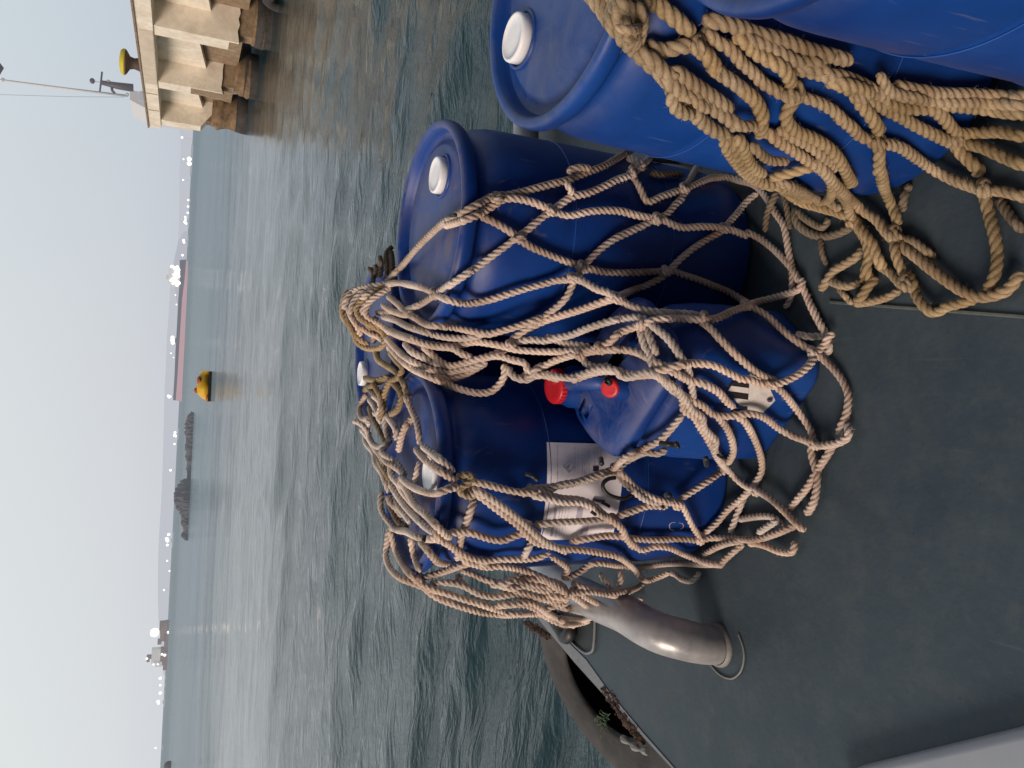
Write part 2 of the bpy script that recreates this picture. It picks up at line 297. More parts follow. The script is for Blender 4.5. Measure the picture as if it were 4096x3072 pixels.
# ------------------------------------------------------------------ sea
def build_sea():
    ang = np.radians(np.linspace(-78, 78, 620)); R = [1.2]
    while R[-1] < 24000: R.append(R[-1]*(1.0135 if R[-1] < 300 else 1.06))
    R = np.array(R); A, RR = np.meshgrid(ang, R)
    X = RR*np.sin(A); Y = RR*np.cos(A)-1.5; Z = np.zeros_like(X)
    g = np.maximum(RR*.0135, RR*.0045)
    for k in range(46):
        lam = .22*(1.095**k)*(1+.1*rng.random()); th = rng.normal(.15, .55); amp = .0062*lam**.95*(1.2 if lam < .7 else (1.45 if lam < 2.4 else .30))
        fade = np.clip((lam/g-3)/4, 0, 1)
        ph = rng.random()*6.28
        wob = .8*np.sin(X*.31/lam+Y*.17/lam+k)
        q = (X*np.sin(th)+Y*np.cos(th))*2*PI/lam+ph+wob
        Z += amp*fade*np.interp(RR, [6, 18, 40], [1, .85, .55])*(np.sin(q)+.35*np.sin(2*q+1.57))
    V = np.stack([X, Y, Z+SEA], -1).reshape(-1, 3); n = len(ang)
    Fc = [(i*n+j, i*n+j+1, (i+1)*n+j+1, (i+1)*n+j) for i in range(len(R)-1) for j in range(n-1)]
    m, nt, N = nmat('sea_water'); L = nt.links.new
    b = N('ShaderNodeBsdfPrincipled'); o = N('ShaderNodeOutputMaterial'); ge = N('ShaderNodeNewGeometry')
    sp = N('ShaderNodeSeparateXYZ'); L(ge.outputs['Position'], sp.inputs[0])
    b.inputs['Base Color'].default_value = (.008, .032, .042, 1); b.inputs['IOR'].default_value = 1.47
    b.inputs['Specular IOR Level'].default_value = .5
    ir = N('ShaderNodeMapRange'); L(sp.outputs[1], ir.inputs[0]); ir.inputs[1].default_value = 5; ir.inputs[2].default_value = 24; ir.inputs[3].default_value = 1.27; ir.inputs[4].default_value = 1.68; L(ir.outputs[0], b.inputs['IOR'])
    mp = N('ShaderNodeMapping'); mp.inputs['Scale'].default_value = (.8, 2.0, 1); L(ge.outputs['Position'], mp.inputs[0])
    n1 = N('ShaderNodeTexNoise', i_Scale=2.4, i_Detail=4., i_Roughness=.52, i_Distortion=.7); L(mp.outputs[0], n1.inputs['Vector'])
    n2 = N('ShaderNodeTexNoise', i_Scale=.95, i_Detail=6., i_Roughness=.62); L(mp.outputs[0], n2.inputs['Vector'])
    n3 = N('ShaderNodeTexNoise', i_Scale=.045, i_Detail=5.); 
    mp3 = N('ShaderNodeMapping'); mp3.inputs['Scale'].default_value = (.6, 2.6, 1); L(ge.outputs['Position'], mp3.inputs[0]); L(mp3.outputs[0], n3.inputs['Vector'])
    # ruffled band beyond about 34 m, calmer slick before it, ruffled again near the boat
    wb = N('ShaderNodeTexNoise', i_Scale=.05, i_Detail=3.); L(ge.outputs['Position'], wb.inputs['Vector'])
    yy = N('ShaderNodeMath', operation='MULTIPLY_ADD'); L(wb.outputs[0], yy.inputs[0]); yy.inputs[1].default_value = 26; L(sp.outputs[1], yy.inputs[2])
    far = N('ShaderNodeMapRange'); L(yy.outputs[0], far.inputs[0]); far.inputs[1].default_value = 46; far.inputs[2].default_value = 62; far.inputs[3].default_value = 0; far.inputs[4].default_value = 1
    strg = N('ShaderNodeMath', operation='MULTIPLY_ADD'); L(far.outputs[0], strg.inputs[0]); strg.inputs[1].default_value = .75
    nr = N('ShaderNodeMapRange'); L(sp.outputs[1], nr.inputs[0]); nr.inputs[1].default_value = 5; nr.inputs[2].default_value = 24; nr.inputs[3].default_value = .52; nr.inputs[4].default_value = .24; L(nr.outputs[0], strg.inputs[2])
    pat = rampn(nt, n3.outputs[0], [(.35, (.6, .6, .6)), (.62, (1.25, 1.25, 1.25))])
    s2 = N('ShaderNodeMath', operation='MULTIPLY'); L(strg.outputs[0], s2.inputs[0]); L(pat, s2.inputs[1])
    h = N('ShaderNodeMath', operation='MULTIPLY_ADD'); L(n2.outputs[0], h.inputs[0]); h.inputs[1].default_value = 2.2; L(n1.outputs[0], h.inputs[2])
    bp = N('ShaderNodeBump'); bp.inputs['Distance'].default_value = .11; L(s2.outputs[0], bp.inputs['Strength']); L(h.outputs[0], bp.inputs['Height'])
    L(bp.outputs[0], b.inputs['Normal'])
    rg = N('ShaderNodeMapRange'); L(sp.outputs[1], rg.inputs[0]); rg.inputs[1].default_value = 8; rg.inputs[2].default_value = 400; rg.inputs[3].default_value = .07; rg.inputs[4].default_value = .30; L(rg.outputs[0], b.inputs['Roughness'])
    e = N('ShaderNodeEmission'); e.inputs[0].default_value = (.170, .240, .290, 1); hz = N('ShaderNodeMapRange'); L(yy.outputs[0], hz.inputs[0])  # dark haze tone of the far water, put in as glow
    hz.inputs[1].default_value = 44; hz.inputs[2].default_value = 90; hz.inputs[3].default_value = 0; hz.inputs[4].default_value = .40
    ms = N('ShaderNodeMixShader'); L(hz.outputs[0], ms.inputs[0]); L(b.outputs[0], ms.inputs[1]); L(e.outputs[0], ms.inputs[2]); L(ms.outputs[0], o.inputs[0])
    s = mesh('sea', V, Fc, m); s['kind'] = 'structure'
build_sea()
# ------------------------------------------------------------------ hazy hills on the horizon
def hills(name, pts, D, mat, label):
    """pts: crest in picture pixels, set on a ridge D metres away"""
    P = smooth_path(np.array(pts, float), 6); V = []; Fc = []
    for x, y in P:
        p = ona(x+rng.normal(0, .5), y, 1, D); V += [p, (p[0], D, SEA-2), (p[0]*1.1, D*1.1, SEA-2)]
    for i in range(len(P)-1):
        a, b = 3*i, 3*i+3; Fc += [(a, a+1, b+1, b), (a, b, b+2, a+2)]
    o = mesh(name, V, Fc, mat, smooth=False); o['kind'] = 'structure'
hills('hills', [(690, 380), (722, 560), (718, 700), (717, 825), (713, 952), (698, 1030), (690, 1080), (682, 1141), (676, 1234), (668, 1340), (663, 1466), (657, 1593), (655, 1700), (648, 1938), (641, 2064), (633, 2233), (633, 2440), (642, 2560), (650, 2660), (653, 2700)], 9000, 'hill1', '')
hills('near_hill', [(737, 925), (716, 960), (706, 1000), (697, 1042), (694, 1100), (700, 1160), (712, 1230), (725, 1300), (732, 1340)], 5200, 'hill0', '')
# ------------------------------------------------------------------ vessels and lamps far out
def seapt(x, y):  # on the water
    return onz(x, y, SEA)
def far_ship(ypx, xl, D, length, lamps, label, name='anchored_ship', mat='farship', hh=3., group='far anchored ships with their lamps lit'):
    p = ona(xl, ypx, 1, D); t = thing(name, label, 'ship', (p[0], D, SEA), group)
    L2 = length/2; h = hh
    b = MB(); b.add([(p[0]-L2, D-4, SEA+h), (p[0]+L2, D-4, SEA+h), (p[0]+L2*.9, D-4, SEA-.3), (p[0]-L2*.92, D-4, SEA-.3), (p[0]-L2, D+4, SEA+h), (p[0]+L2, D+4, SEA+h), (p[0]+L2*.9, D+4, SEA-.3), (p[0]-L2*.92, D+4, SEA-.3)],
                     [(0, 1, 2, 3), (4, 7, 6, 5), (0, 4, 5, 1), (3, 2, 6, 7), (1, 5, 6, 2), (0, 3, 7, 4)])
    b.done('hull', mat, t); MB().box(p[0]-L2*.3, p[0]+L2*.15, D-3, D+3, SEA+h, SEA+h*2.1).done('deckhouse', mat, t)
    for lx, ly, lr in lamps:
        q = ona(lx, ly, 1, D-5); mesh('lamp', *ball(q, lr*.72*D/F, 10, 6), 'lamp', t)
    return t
far_ship(638, 752, 1900, 70, [(757, 636, 11), (757, 654, 11)], 'faint ship with a double bright lamp, first along the horizon left of the jetty', hh=4)
for i, (x, y, r) in enumerate([(734, 637, 3.5), (728, 550, 4), (733, 720, 3), (730, 1021, 4)]):
    pass
def shore_lamp(x, y, r, label, grp='shore lamps', D=4800):
    q = ona(x, y, 1, D); h = max(q[2]-SEA, 2.)
    t = thing('shore_lamp', label, 'lamp', (q[0], D, SEA), grp)
    w = .8*D/F
    MB().box(q[0]-w/2, q[0]+w/2, D, D+w, SEA, q[2]).done('post', 'farship', t)
    mesh('bulb', *ball((q[0], D-1, q[2]), r*D/F, 8, 5), 'lamp', t)
shore_lamp(734, 637, 3, 'tiny shore lamp just above the double lamp near the jetty')
shore_lamp(728, 550, 4, 'faint shore lamp closest to the jetty end')
shore_lamp(733, 720, 3, 'faint shore lamp between the double lamp and the row of three')
far_ship(800, 751, 1900, 9, [(753, 800, 5)], 'small lit boat, nearest the jetty in the row of three', hh=1.5)
far_ship(826, 750, 1900, 9, [(752, 826, 5)], 'small lit boat, middle one in the row of three', hh=1.5)
far_ship(851, 749, 1900, 9, [(751, 851, 5)], 'small lit boat, last of the row of three before the pale lit ship', hh=1.5)
far_ship(882, 745, 1900, 38, [(741, 868, 5), (742, 878, 5), (740, 888, 7), (744, 893, 6)], 'pale ship with a smear of lamps beside the row of three small boats', hh=2.5)
far_ship(965, 740, 1900, 26, [(734, 961, 6), (736, 969, 6)], 'small ship with two lamps close together right of the hill', hh=2.)
shore_lamp(730, 1021, 4, 'tiny lamp on the hill above the tanker stern', D=4700)
far_ship(1737, 707, 1700, 24, [(700, 1730, 6), (699, 1741, 8), (703, 1745, 5)], 'ship with a round cluster of lamps above the low flat rock', hh=2)
shore_lamp(698, 1776, 3.5, 'small lamp between the lamp cluster and the rocks')
shore_lamp(682, 1881, 4, 'single faint lamp above the gap between the two rocks')
far_ship(2160, 678, 1700, 30, [(675, 2138, 7), (667, 2155, 8), (670, 2163, 8), (669, 2180, 6)], 'ship with a tall cluster of lamps past the big rock', hh=2)
shore_lamp(669, 2243, 3, 'tiny lamp beside the tall lamp cluster'); shore_lamp(678, 2284, 3, 'tiny low lamp farther along from the tall cluster'); shore_lamp(656, 2360, 3.5, 'lone lamp at the end of the hazy hills')
far_ship(2713, 645, 1700, 8, [(641, 2713, 7)], 'brightest small lit boat next to the working vessel', hh=1.2)
far_ship(2741, 644, 1700, 8, [(641, 2741, 5)], 'dim lit boat second from the working vessel', hh=1.2)
far_ship(2772, 643, 1700, 8, [(641, 2772, 7)], 'lit boat third from the working vessel', hh=1.2)
far_ship(2808, 641, 1700, 20, [(632, 2806, 7), (634, 2813, 6)], 'lit ship with two lamps at the end of the row past the working vessel', hh=2)
far_ship(2992, 634, 1700, 7, [(622, 2992, 4)], 'lone tiny lit boat farthest along the open horizon', hh=1.2)
# the long tanker
def tanker():
    D = 760.
    def q(x, y, dy=0): return ona(x, y, 1, D+dy)
    t = thing('tanker', 'long laden tanker with red lower hull, dark bow part and lamps on deck', 'tanker ship', tuple(q(742, 1320)*[1, 1, 0]+[0, 0, SEA]))
    top = [(719, 1040), (719, 1120), (713, 1200), (708, 1300), (702, 1400), (698, 1500), (692, 1600)]
    mid = [(745, 1038), (738, 1120), (728, 1200), (722, 1300), (716, 1400), (710, 1500), (703, 1602)]
    bot = [(752, 1046), (750, 1120), (747, 1200), (742, 1300), (737, 1400), (732, 1500), (727, 1606)]
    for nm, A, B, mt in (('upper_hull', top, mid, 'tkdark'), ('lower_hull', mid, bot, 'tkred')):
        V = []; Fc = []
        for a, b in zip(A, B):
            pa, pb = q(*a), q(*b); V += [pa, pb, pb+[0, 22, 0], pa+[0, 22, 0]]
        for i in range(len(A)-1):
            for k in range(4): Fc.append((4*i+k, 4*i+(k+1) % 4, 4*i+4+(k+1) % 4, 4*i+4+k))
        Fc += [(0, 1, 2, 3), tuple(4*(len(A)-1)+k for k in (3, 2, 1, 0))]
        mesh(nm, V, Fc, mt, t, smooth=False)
    a, b = q(718, 1065), q(694, 1140); z0 = b[2]
    zb = q(719, 1090)[2]
    MB().box(b[0], a[0], D+3, D+18, zb-.5, zb+5).box(b[0]+2, a[0]-3, D+3, D+18, zb+5, zb+9).box(b[0]+5, a[0]-8, D+5, D+15, zb+9, zb+11).done('deckhouse', 'tugw', t)
    zm = q(700, 1361)[2]; pm = q(700, 1361)
    MB().box(pm[0]-2, pm[0]+2, D+4, D+8, zb-3, zm).done('midship_mast', 'tkdark', t)
    pf = q(676, 1585); MB().box(pf[0]-.3, pf[0]+.3, D+4, D+5, zb-4, pf[2]).done('fore_mast', 'tkdark', t)
    for x, y, r in [(686, 1066, 7), (697, 1072, 8), (708, 1068, 7), (712, 1080, 8), (703, 1088, 8), (694, 1098, 6), (710, 1104, 10), (698, 1112, 9), (688, 1118, 8), (680, 1122, 5), (702, 1126, 10), (712, 1132, 9), (690, 1134, 6), (705, 1140, 7), (712, 1092, 7),
                    (690, 1350, 8), (690, 1361, 9), (691, 1371, 8), (673, 1583, 5), (677, 1587, 7), (683, 1586, 4), (706, 1218, 3), (684, 1413, 3), (694, 1430, 2.5), (700, 1180, 3)]:
        if y < 1200:  # lamps on the deckhouse front
            x = x+2
        mesh('deck_lamp', *ball(q(x, y, -1), r*.8*D/F, 8, 5), 'lamp', t)
tanker()
# yellow buoy boat
def buoy_boat():
    p0 = seapt(842, 1545); D = p0[1]; u = D/F
    t = thing('buoy_boat', 'small rounded yellow boat with red brown patches on open water', 'boat', (p0[0], D, SEA))
    X = lambda y: ona(800, y, 1, D)[0]
    Zf = lambda x, y=1545: ona(x, y, 1, D)[2]
    prof = [(1483, 842, 806), (1500, 843, 796), (1520, 843, 792), (1545, 844, 784), (1562, 844, 782), (1580, 844, 792), (1592, 843, 806), (1603, 840, 828)]
    V = []; Fc = []; n = 14
    for y, xb, xt in prof:
        x = X(y); z0 = SEA-.25; z1 = Zf(xt+1, y); hw = 1.5*(1-.5*abs(y-1545)/60)
        for j in range(n):
            a = 2*PI*j/n; V.append((x, D+hw*math.sin(a), z0+(z1-z0)*(.5+.5*math.cos(a))**.8))
    for i in range(len(prof)-1):
        for j in range(n): Fc.append((i*n+j, i*n+(j+1) % n, (i+1)*n+(j+1) % n, (i+1)*n+j))
    Fc += [tuple(range(n)), tuple((len(prof)-1)*n+j for j in range(n))[::-1]]
    mesh('hull', V, Fc, 'buoyy', t)
    MB().box(X(1600), X(1484), D-1.62, D-.9, SEA-.2, SEA+.22).done('fender_band', 'black', t)
    mesh('canopy', *ball((X(1522), D-.2, Zf(797)), (.42, .9, .24), 12, 8), 'buoyr', t)
    mesh('person_seat', *ball((X(1562), D-.2, Zf(785)), (.25, .4, .18), 12, 8), 'buoyr', t)
    mesh('bow_patch', *ball((X(1590), D-.8, Zf(834)), (.35, .72, .22), 12, 8), 'buoyr', t)
buoy_boat()
def rock(name, pts, label):
    """pts: (y, x_top) silhouettes; sits in the water"""
    b = seapt(max(p[2] for p in pts), pts[len(pts)//2][0]); D = b[1]
    V = []; Fc = []; n = 10
    P = smooth_path(np.array([(p[0], p[1]) for p in pts], float), 5)
    hmax = max(ona(x, y, 1, D)[2]-SEA for y, x in P)
    for y, x in P:
        p = ona(x, y, 1, D); h = max(p[2]-SEA, .02)*(1+rng.normal(0, .05))
        for j in range(n):
            a = PI*j/(n-1); V.append((p[0]+rng.normal(0, .12), D-math.cos(a)*(1.2*h+1.5)*(1+rng.normal(0, .1)), SEA-.3+(h+.3)*math.sin(a)**.7*(1+rng.normal(0, .06))))
    for i in range(len(P)-1):
        for j in range(n-1): Fc.append((i*n+j, i*n+j+1, (i+1)*n+j+1, (i+1)*n+j))
    o = mesh(name, V, Fc, 'rock', smooth=False, loc=(V[0][0], D, SEA)); o['label'] = label; o['category'] = 'rock'
rock('low_rock', [(1651, 764, 766), (1665, 750, 766), (1690, 742, 766), (1720, 740, 766), (1760, 745, 765), (1790, 741, 764), (1815, 744, 762), (1830, 741, 760), (1850, 747, 758), (1870, 743, 757), (1885, 748, 756), (1915, 747, 755)], 'long low flat rock awash beyond the yellow boat')
rock('tall_rock', [(1917, 753, 755), (1925, 728, 755), (1945, 714, 755), (1965, 702, 755), (1985, 698, 754), (2005, 700, 753), (2030, 709, 752), (2050, 721, 750), (2062, 724, 748), (2090, 726, 746), (2110, 733, 745), (2128, 738, 742), (2135, 728, 741), (2143, 724, 740), (2150, 735, 739)], 'tall dark hump of rock with a thin tail, higher of the two rocks')
def tug():
    D = 1400.; q = lambda x, y: ona(x, y, 1, D)
    t = thing('working_vessel', 'brown working vessel with boxy stern, white bow and one dazzling lamp on the horizon', 'ship', tuple(q(670, 2570)*[1, 1, 0]+[0, 0, SEA]))
    def bx(nm, x0, x1, y0, y1, mt, dy=0):
        a, b = q(x0, y0), q(x1, y1); c = q(x0, y1)
        MB().box(min(a[0], b[0]), max(a[0], b[0]), D+dy, D+dy+14, min(b[2], SEA+40), (a[2]+c[2])/2).done(nm, mt, t)
    bx('hull', 656, 668, 2490, 2680, 'tug'); bx('stern_house', 638, 668, 2492, 2532, 'tug', -1); bx('work_deck', 640, 662, 2532, 2565, 'tug')
    bx('crane', 630, 645, 2565, 2578, 'tug'); bx('bridge', 606, 640, 2600, 2652, 'tugw', -1); bx('bow_house', 622, 648, 2648, 2664, 'tugw', -2); bx('lower_bridge', 632, 660, 2598, 2660, 'tug', -.5)
    bx('mast', 586, 606, 2630, 2636, 'tug'); bx('radar', 586, 598, 2636, 2648, 'tug')
    mesh('flood_lamp', *ball(q(619, 2528)-[0, 3, 0], 15*D/F, 16, 10), 'lampw', t)
    for x, y, r in [(674, 2527, 5), (588, 2632, 4), (648, 2615, 4), (659, 2618, 5), (614, 2655, 3), (632, 2655, 3)]: mesh('deck_lamp', *ball(q(x, y)-[0, 3, 0], r*D/F, 8, 5), 'lamp', t)
    p = onz(675, 3062, SEA); D2 = 220.
    pp = ona(675, 3062, 1, D2)
    o = mesh('sea_marker', *ball((pp[0], D2, SEA+.5), (1.3, 1, 1.2), 8, 5), 'rock'); o['label'] = 'small dark float on the water at the far left of the sea'; o['category'] = 'float'
tug()
# ------------------------------------------------------------------ jetty
def jetty():
    X0, X1 = 12.2, 18.; ZT, ZB = 3.6, 3.05
    t = thing('concrete_jetty', 'pale concrete jetty on brown stained piles with one yellow topped bollard', 'jetty', (X0, 36, SEA))
    ys = [20.2, 25.0, 30.7, 36.6, 42.2]
    def wob(x0, x1, y0, y1, z0, z1, nz=14, ragged=0, mat='conc', nm='cross_beam', chamfer=0):
        """transverse beam with a broken lower edge"""
        n = 26; V = []; Fc = []
        for i in range(n+1):
            x = x0+(x1-x0)*i/n
            zb = z0+(chamfer*max(0, 1-(x-x0)/.9))*0
            zb = z0+(ragged*abs(rng.normal(0, 1)) if 0 < i < n else 0)
            V += [(x, y0, z1), (x, y0, zb), (x, y1, zb), (x, y1, z1)]
        for i in range(n):
            for k in range(4): Fc.append((4*i+k, 4*i+(k+1) % 4, 4*i+4+(k+1) % 4, 4*i+4+k))
        Fc += [(3, 2, 1, 0), tuple(4*n+k for k in range(4))]
        return mesh(nm, V, Fc, mat, t, smooth=False)
    MB().box(X0-.06, X1, 15, 43.55, ZB, ZT).done('deck_slab', 'conc', t)
    for a, b, mt in ((31.1, 36.9, 'conc2'), (38.2, 38.26, 'chip'), (40.6, 40.66, 'chip')):
        MB().box(X0-.075, X0-.02, a, b, ZB+.02, ZT-.06).done('edge_panel', mt, t)
    MB().box(X0-.12, X0+.05, 15, 43.6, ZT, ZT+.07).done('kerb_edge', 'chip', t)
    fb = [-.1, 0, .12, .42, 1.2]
    for i, y in enumerate(ys):
        wob(X0, X1, y, y+.85, fb[i], ZB, ragged=.05 if 0 < i < 4 else 0)
        if i < 4:
            wob(X0-.012, X0+.35, y+.1, y+.8, fb[i]-.05, fb[i]+(1.3 if i == 3 else .35), nm='broken_corner', mat='chip', ragged=.06)
        # dark pile cap and piles
        MB().box(X0+.35, X1, y+.1, y+.75, fb[i]-.75, fb[i]+.02).done('pile_cap', 'chip' if i < 4 else 'pile', t)
        for k, xx in enumerate((X0+1.15, X0+3.9)):
            P = [(xx+.03*math.sin(z*2), y+.45, z) for z in np.linspace(SEA-2, fb[i]-.5, 22)]
            V, Fc = tube(P, [.92+.04*rng.normal() for _ in P], 18); mesh('pile', V, Fc, 'pile', t)
            V, Fc = tube([(xx, y+.45, z) for z in np.linspace(SEA-1.5, SEA+.55, 9)], [.99+.03*rng.normal() for _ in range(9)], 18); mesh('tide_band', V, Fc, 'rubber', t)
        if i > 0:
            y0 = ys[i-1]+.85
            # long wall set back between the beams, with a slanting lower edge
            V = [(X0+.95, y0, ZB), (X0+.95, y, ZB), (X0+.95, y, 1.15), (X0+.95, y0, 1.75), (X0+1.2, y0, ZB), (X0+1.2, y, ZB), (X0+1.2, y, 1.15), (X0+1.2, y0, 1.75)]
            mesh('side_wall', V, [(0, 1, 2, 3), (7, 6, 5, 4), (3, 2, 6, 7), (0, 4, 5, 1)], 'conc', t, smooth=False)
            MB().box(X0+1.3, X0+1.6, y0, y, -.15, 1.5).done('inner_wall', 'chip', t)
    # bevelled outer end under the far corner
    V = [(X0, 42.2, 1.2), (X0+.9, 42.2, .55), (X0+3, 42.2, .55), (X0+3, 42.2, 1.2), (X0, 43.05, 1.2), (X0+.9, 43.05, .55), (X0+3, 43.05, .55), (X0+3, 43.05, 1.2)]
    mesh('beam_haunch', V, [(0, 1, 2, 3), (7, 6, 5, 4), (0, 4, 5, 1), (1, 5, 6, 2)], 'conc', t, smooth=False)
    def bollard(y, x, s, mats, label, grp):
        b = thing('bollard', label, 'bollard', (x, y, ZT+.003), grp)
        prof = [(.42*s, 0), (.40*s, .05), (.27*s, .14*s), (.22*s, .34*s), (.26*s, .5*s), (.46*s, .62*s), (.52*s, .68*s)]
        V, Fc = lathe(prof, 28); mesh('post', V, Fc, mats[0], b, world=False)
        V, Fc = lathe([(.52*s, .685*s), (.53*s, .76*s), (.44*s, .86*s), (.2*s, .90*s)], 28); mesh('cap', V, Fc, mats[1], b, world=False)
    bollard(36.3, X0+.45, 1.0, ('dark', 'yellow'), 'dark mooring bollard with a yellow painted mushroom top on the jetty', 'jetty bollards')
    bollard(29.2, X0+.95, 1.15, ('dark', 'dark'), 'brown unpainted mooring bollard cut by the top border of the photo', 'jetty bollards')
    # tyre hanging on the nearest pile
    c = ona(1150, 10, 1, 27.9)
    V = []; Fc = []; n, k = 32, 12
    for i in range(n):
        a = 2*PI*i/n
        for j in range(k):
            b = 2*PI*j/k; rr = .55+.22*math.cos(b); V.append((c[0]+.16*math.sin(b), c[1]+rr*math.sin(a), c[2]+.1+rr*math.cos(a)))
    for i in range(n):
        for j in range(k): Fc.append((i*k+j, i*k+(j+1) % k, ((i+1) % n)*k+(j+1) % k, ((i+1) % n)*k+j))
    o = mesh('tyre', V, Fc, 'rubber', loc=tuple(c)); o['label'] = 'dark tyre hung on the nearest jetty pile at the water'; o['category'] = 'tyre'
jetty()
# yacht behind the jetty
def yacht():
    D = 62.; q = lambda x, y, d=D: ona(x, y, 1, d); s = .3013
    z = lambda zx, zy: q(zx*s, 200+zy*s)
    t = thing('moored_boat', 'white boat behind the jetty with a tall white mast and dark antenna mast', 'boat', tuple(q(600, 430)*[1, 1, 0]+[0, 0, SEA]))
    a, b = z(1730, 500), z(1960, 680)
    c0 = z(1725, 530); c1 = z(1725, 660); base = z(1960, 600)[2]-3
    V = [(c0[0], D, base), (c0[0], D, c0[2]), (c1[0], D, c1[2]), (z(1950, 780)[0], D, z(1950, 780)[2]), (z(1950, 780)[0], D, base)]
    V += [(v[0], v[1]+4, v[2]) for v in V]
    mesh('cabin', V, [(0, 1, 2, 3, 4), (9, 8, 7, 6, 5), (1, 6, 7, 2), (2, 7, 8, 3), (3, 8, 9, 4), (0, 5, 6, 1)], 'cabin', t, smooth=False)
    w0, w1 = z(1835, 540), z(1910, 680); MB().box(w1[0], w0[0], D-.06, D-.01, w1[2], w0[2]-.1).done('window', 'wire', t)
    MB().tube([z(1700, 610), z(900, 515), z(60, 405), z(-40, 395)], [.085, .08, .07, .07], 8).done('mast', 'mast', t, smooth=True)
    MB().tube([z(1650, 625), z(900, 620), z(-40, 590)], .02, 6).done('stay_wire', 'wire', t, smooth=True)
    MB().tube([z(1770, 505), z(1560, 475), z(1340, 430)], [.28, .24, .15], 10).done('antenna_mast', 'antenna', t, smooth=True)
    MB().tube([z(1355, 290), z(1340, 430), z(1325, 555)], .06, 8).done('cross_arm', 'antenna', t, smooth=True)
    MB().tube([z(1480, 470), z(1490, 540), z(1525, 575)], .09, 8).done('bracket', 'antenna', t, smooth=True)
    mesh('radar_dome', *ball(z(1440, 425), (.16, .16, .16)), 'cabin', t)
    mesh('antenna_top', *ball(z(1225, 410), (.2, .2, .17)), 'antenna', t)
    MB().tube([z(1225, 410), z(1340, 430)], .03, 6).done('antenna_stem', 'wire', t)
    mesh('masthead_fitting', *ball(z(40, 395), (.14, .1, .12)), 'wire', t)
    mesh('anchor_light', *ball(z(1690, 590), (.12, .12, .12)), 'cabin', t)
    g = z(10, 240); V = [g+[-.55, 0, .06], g+[-.2, .1, -.05], g+[.1, 0, .16], g+[.55, 0, .22], g+[.1, .2, -.15], g+[0, -.1, .05]]
    o = mesh('seabird', V, [(0, 1, 2), (2, 1, 3), (1, 4, 3), (0, 4, 1), (2, 5, 1)], 'antenna', smooth=False, loc=tuple(g)); o['label'] = 'small dark bird in flight by the masthead at the left border'; o['category'] = 'bird'
yacht()
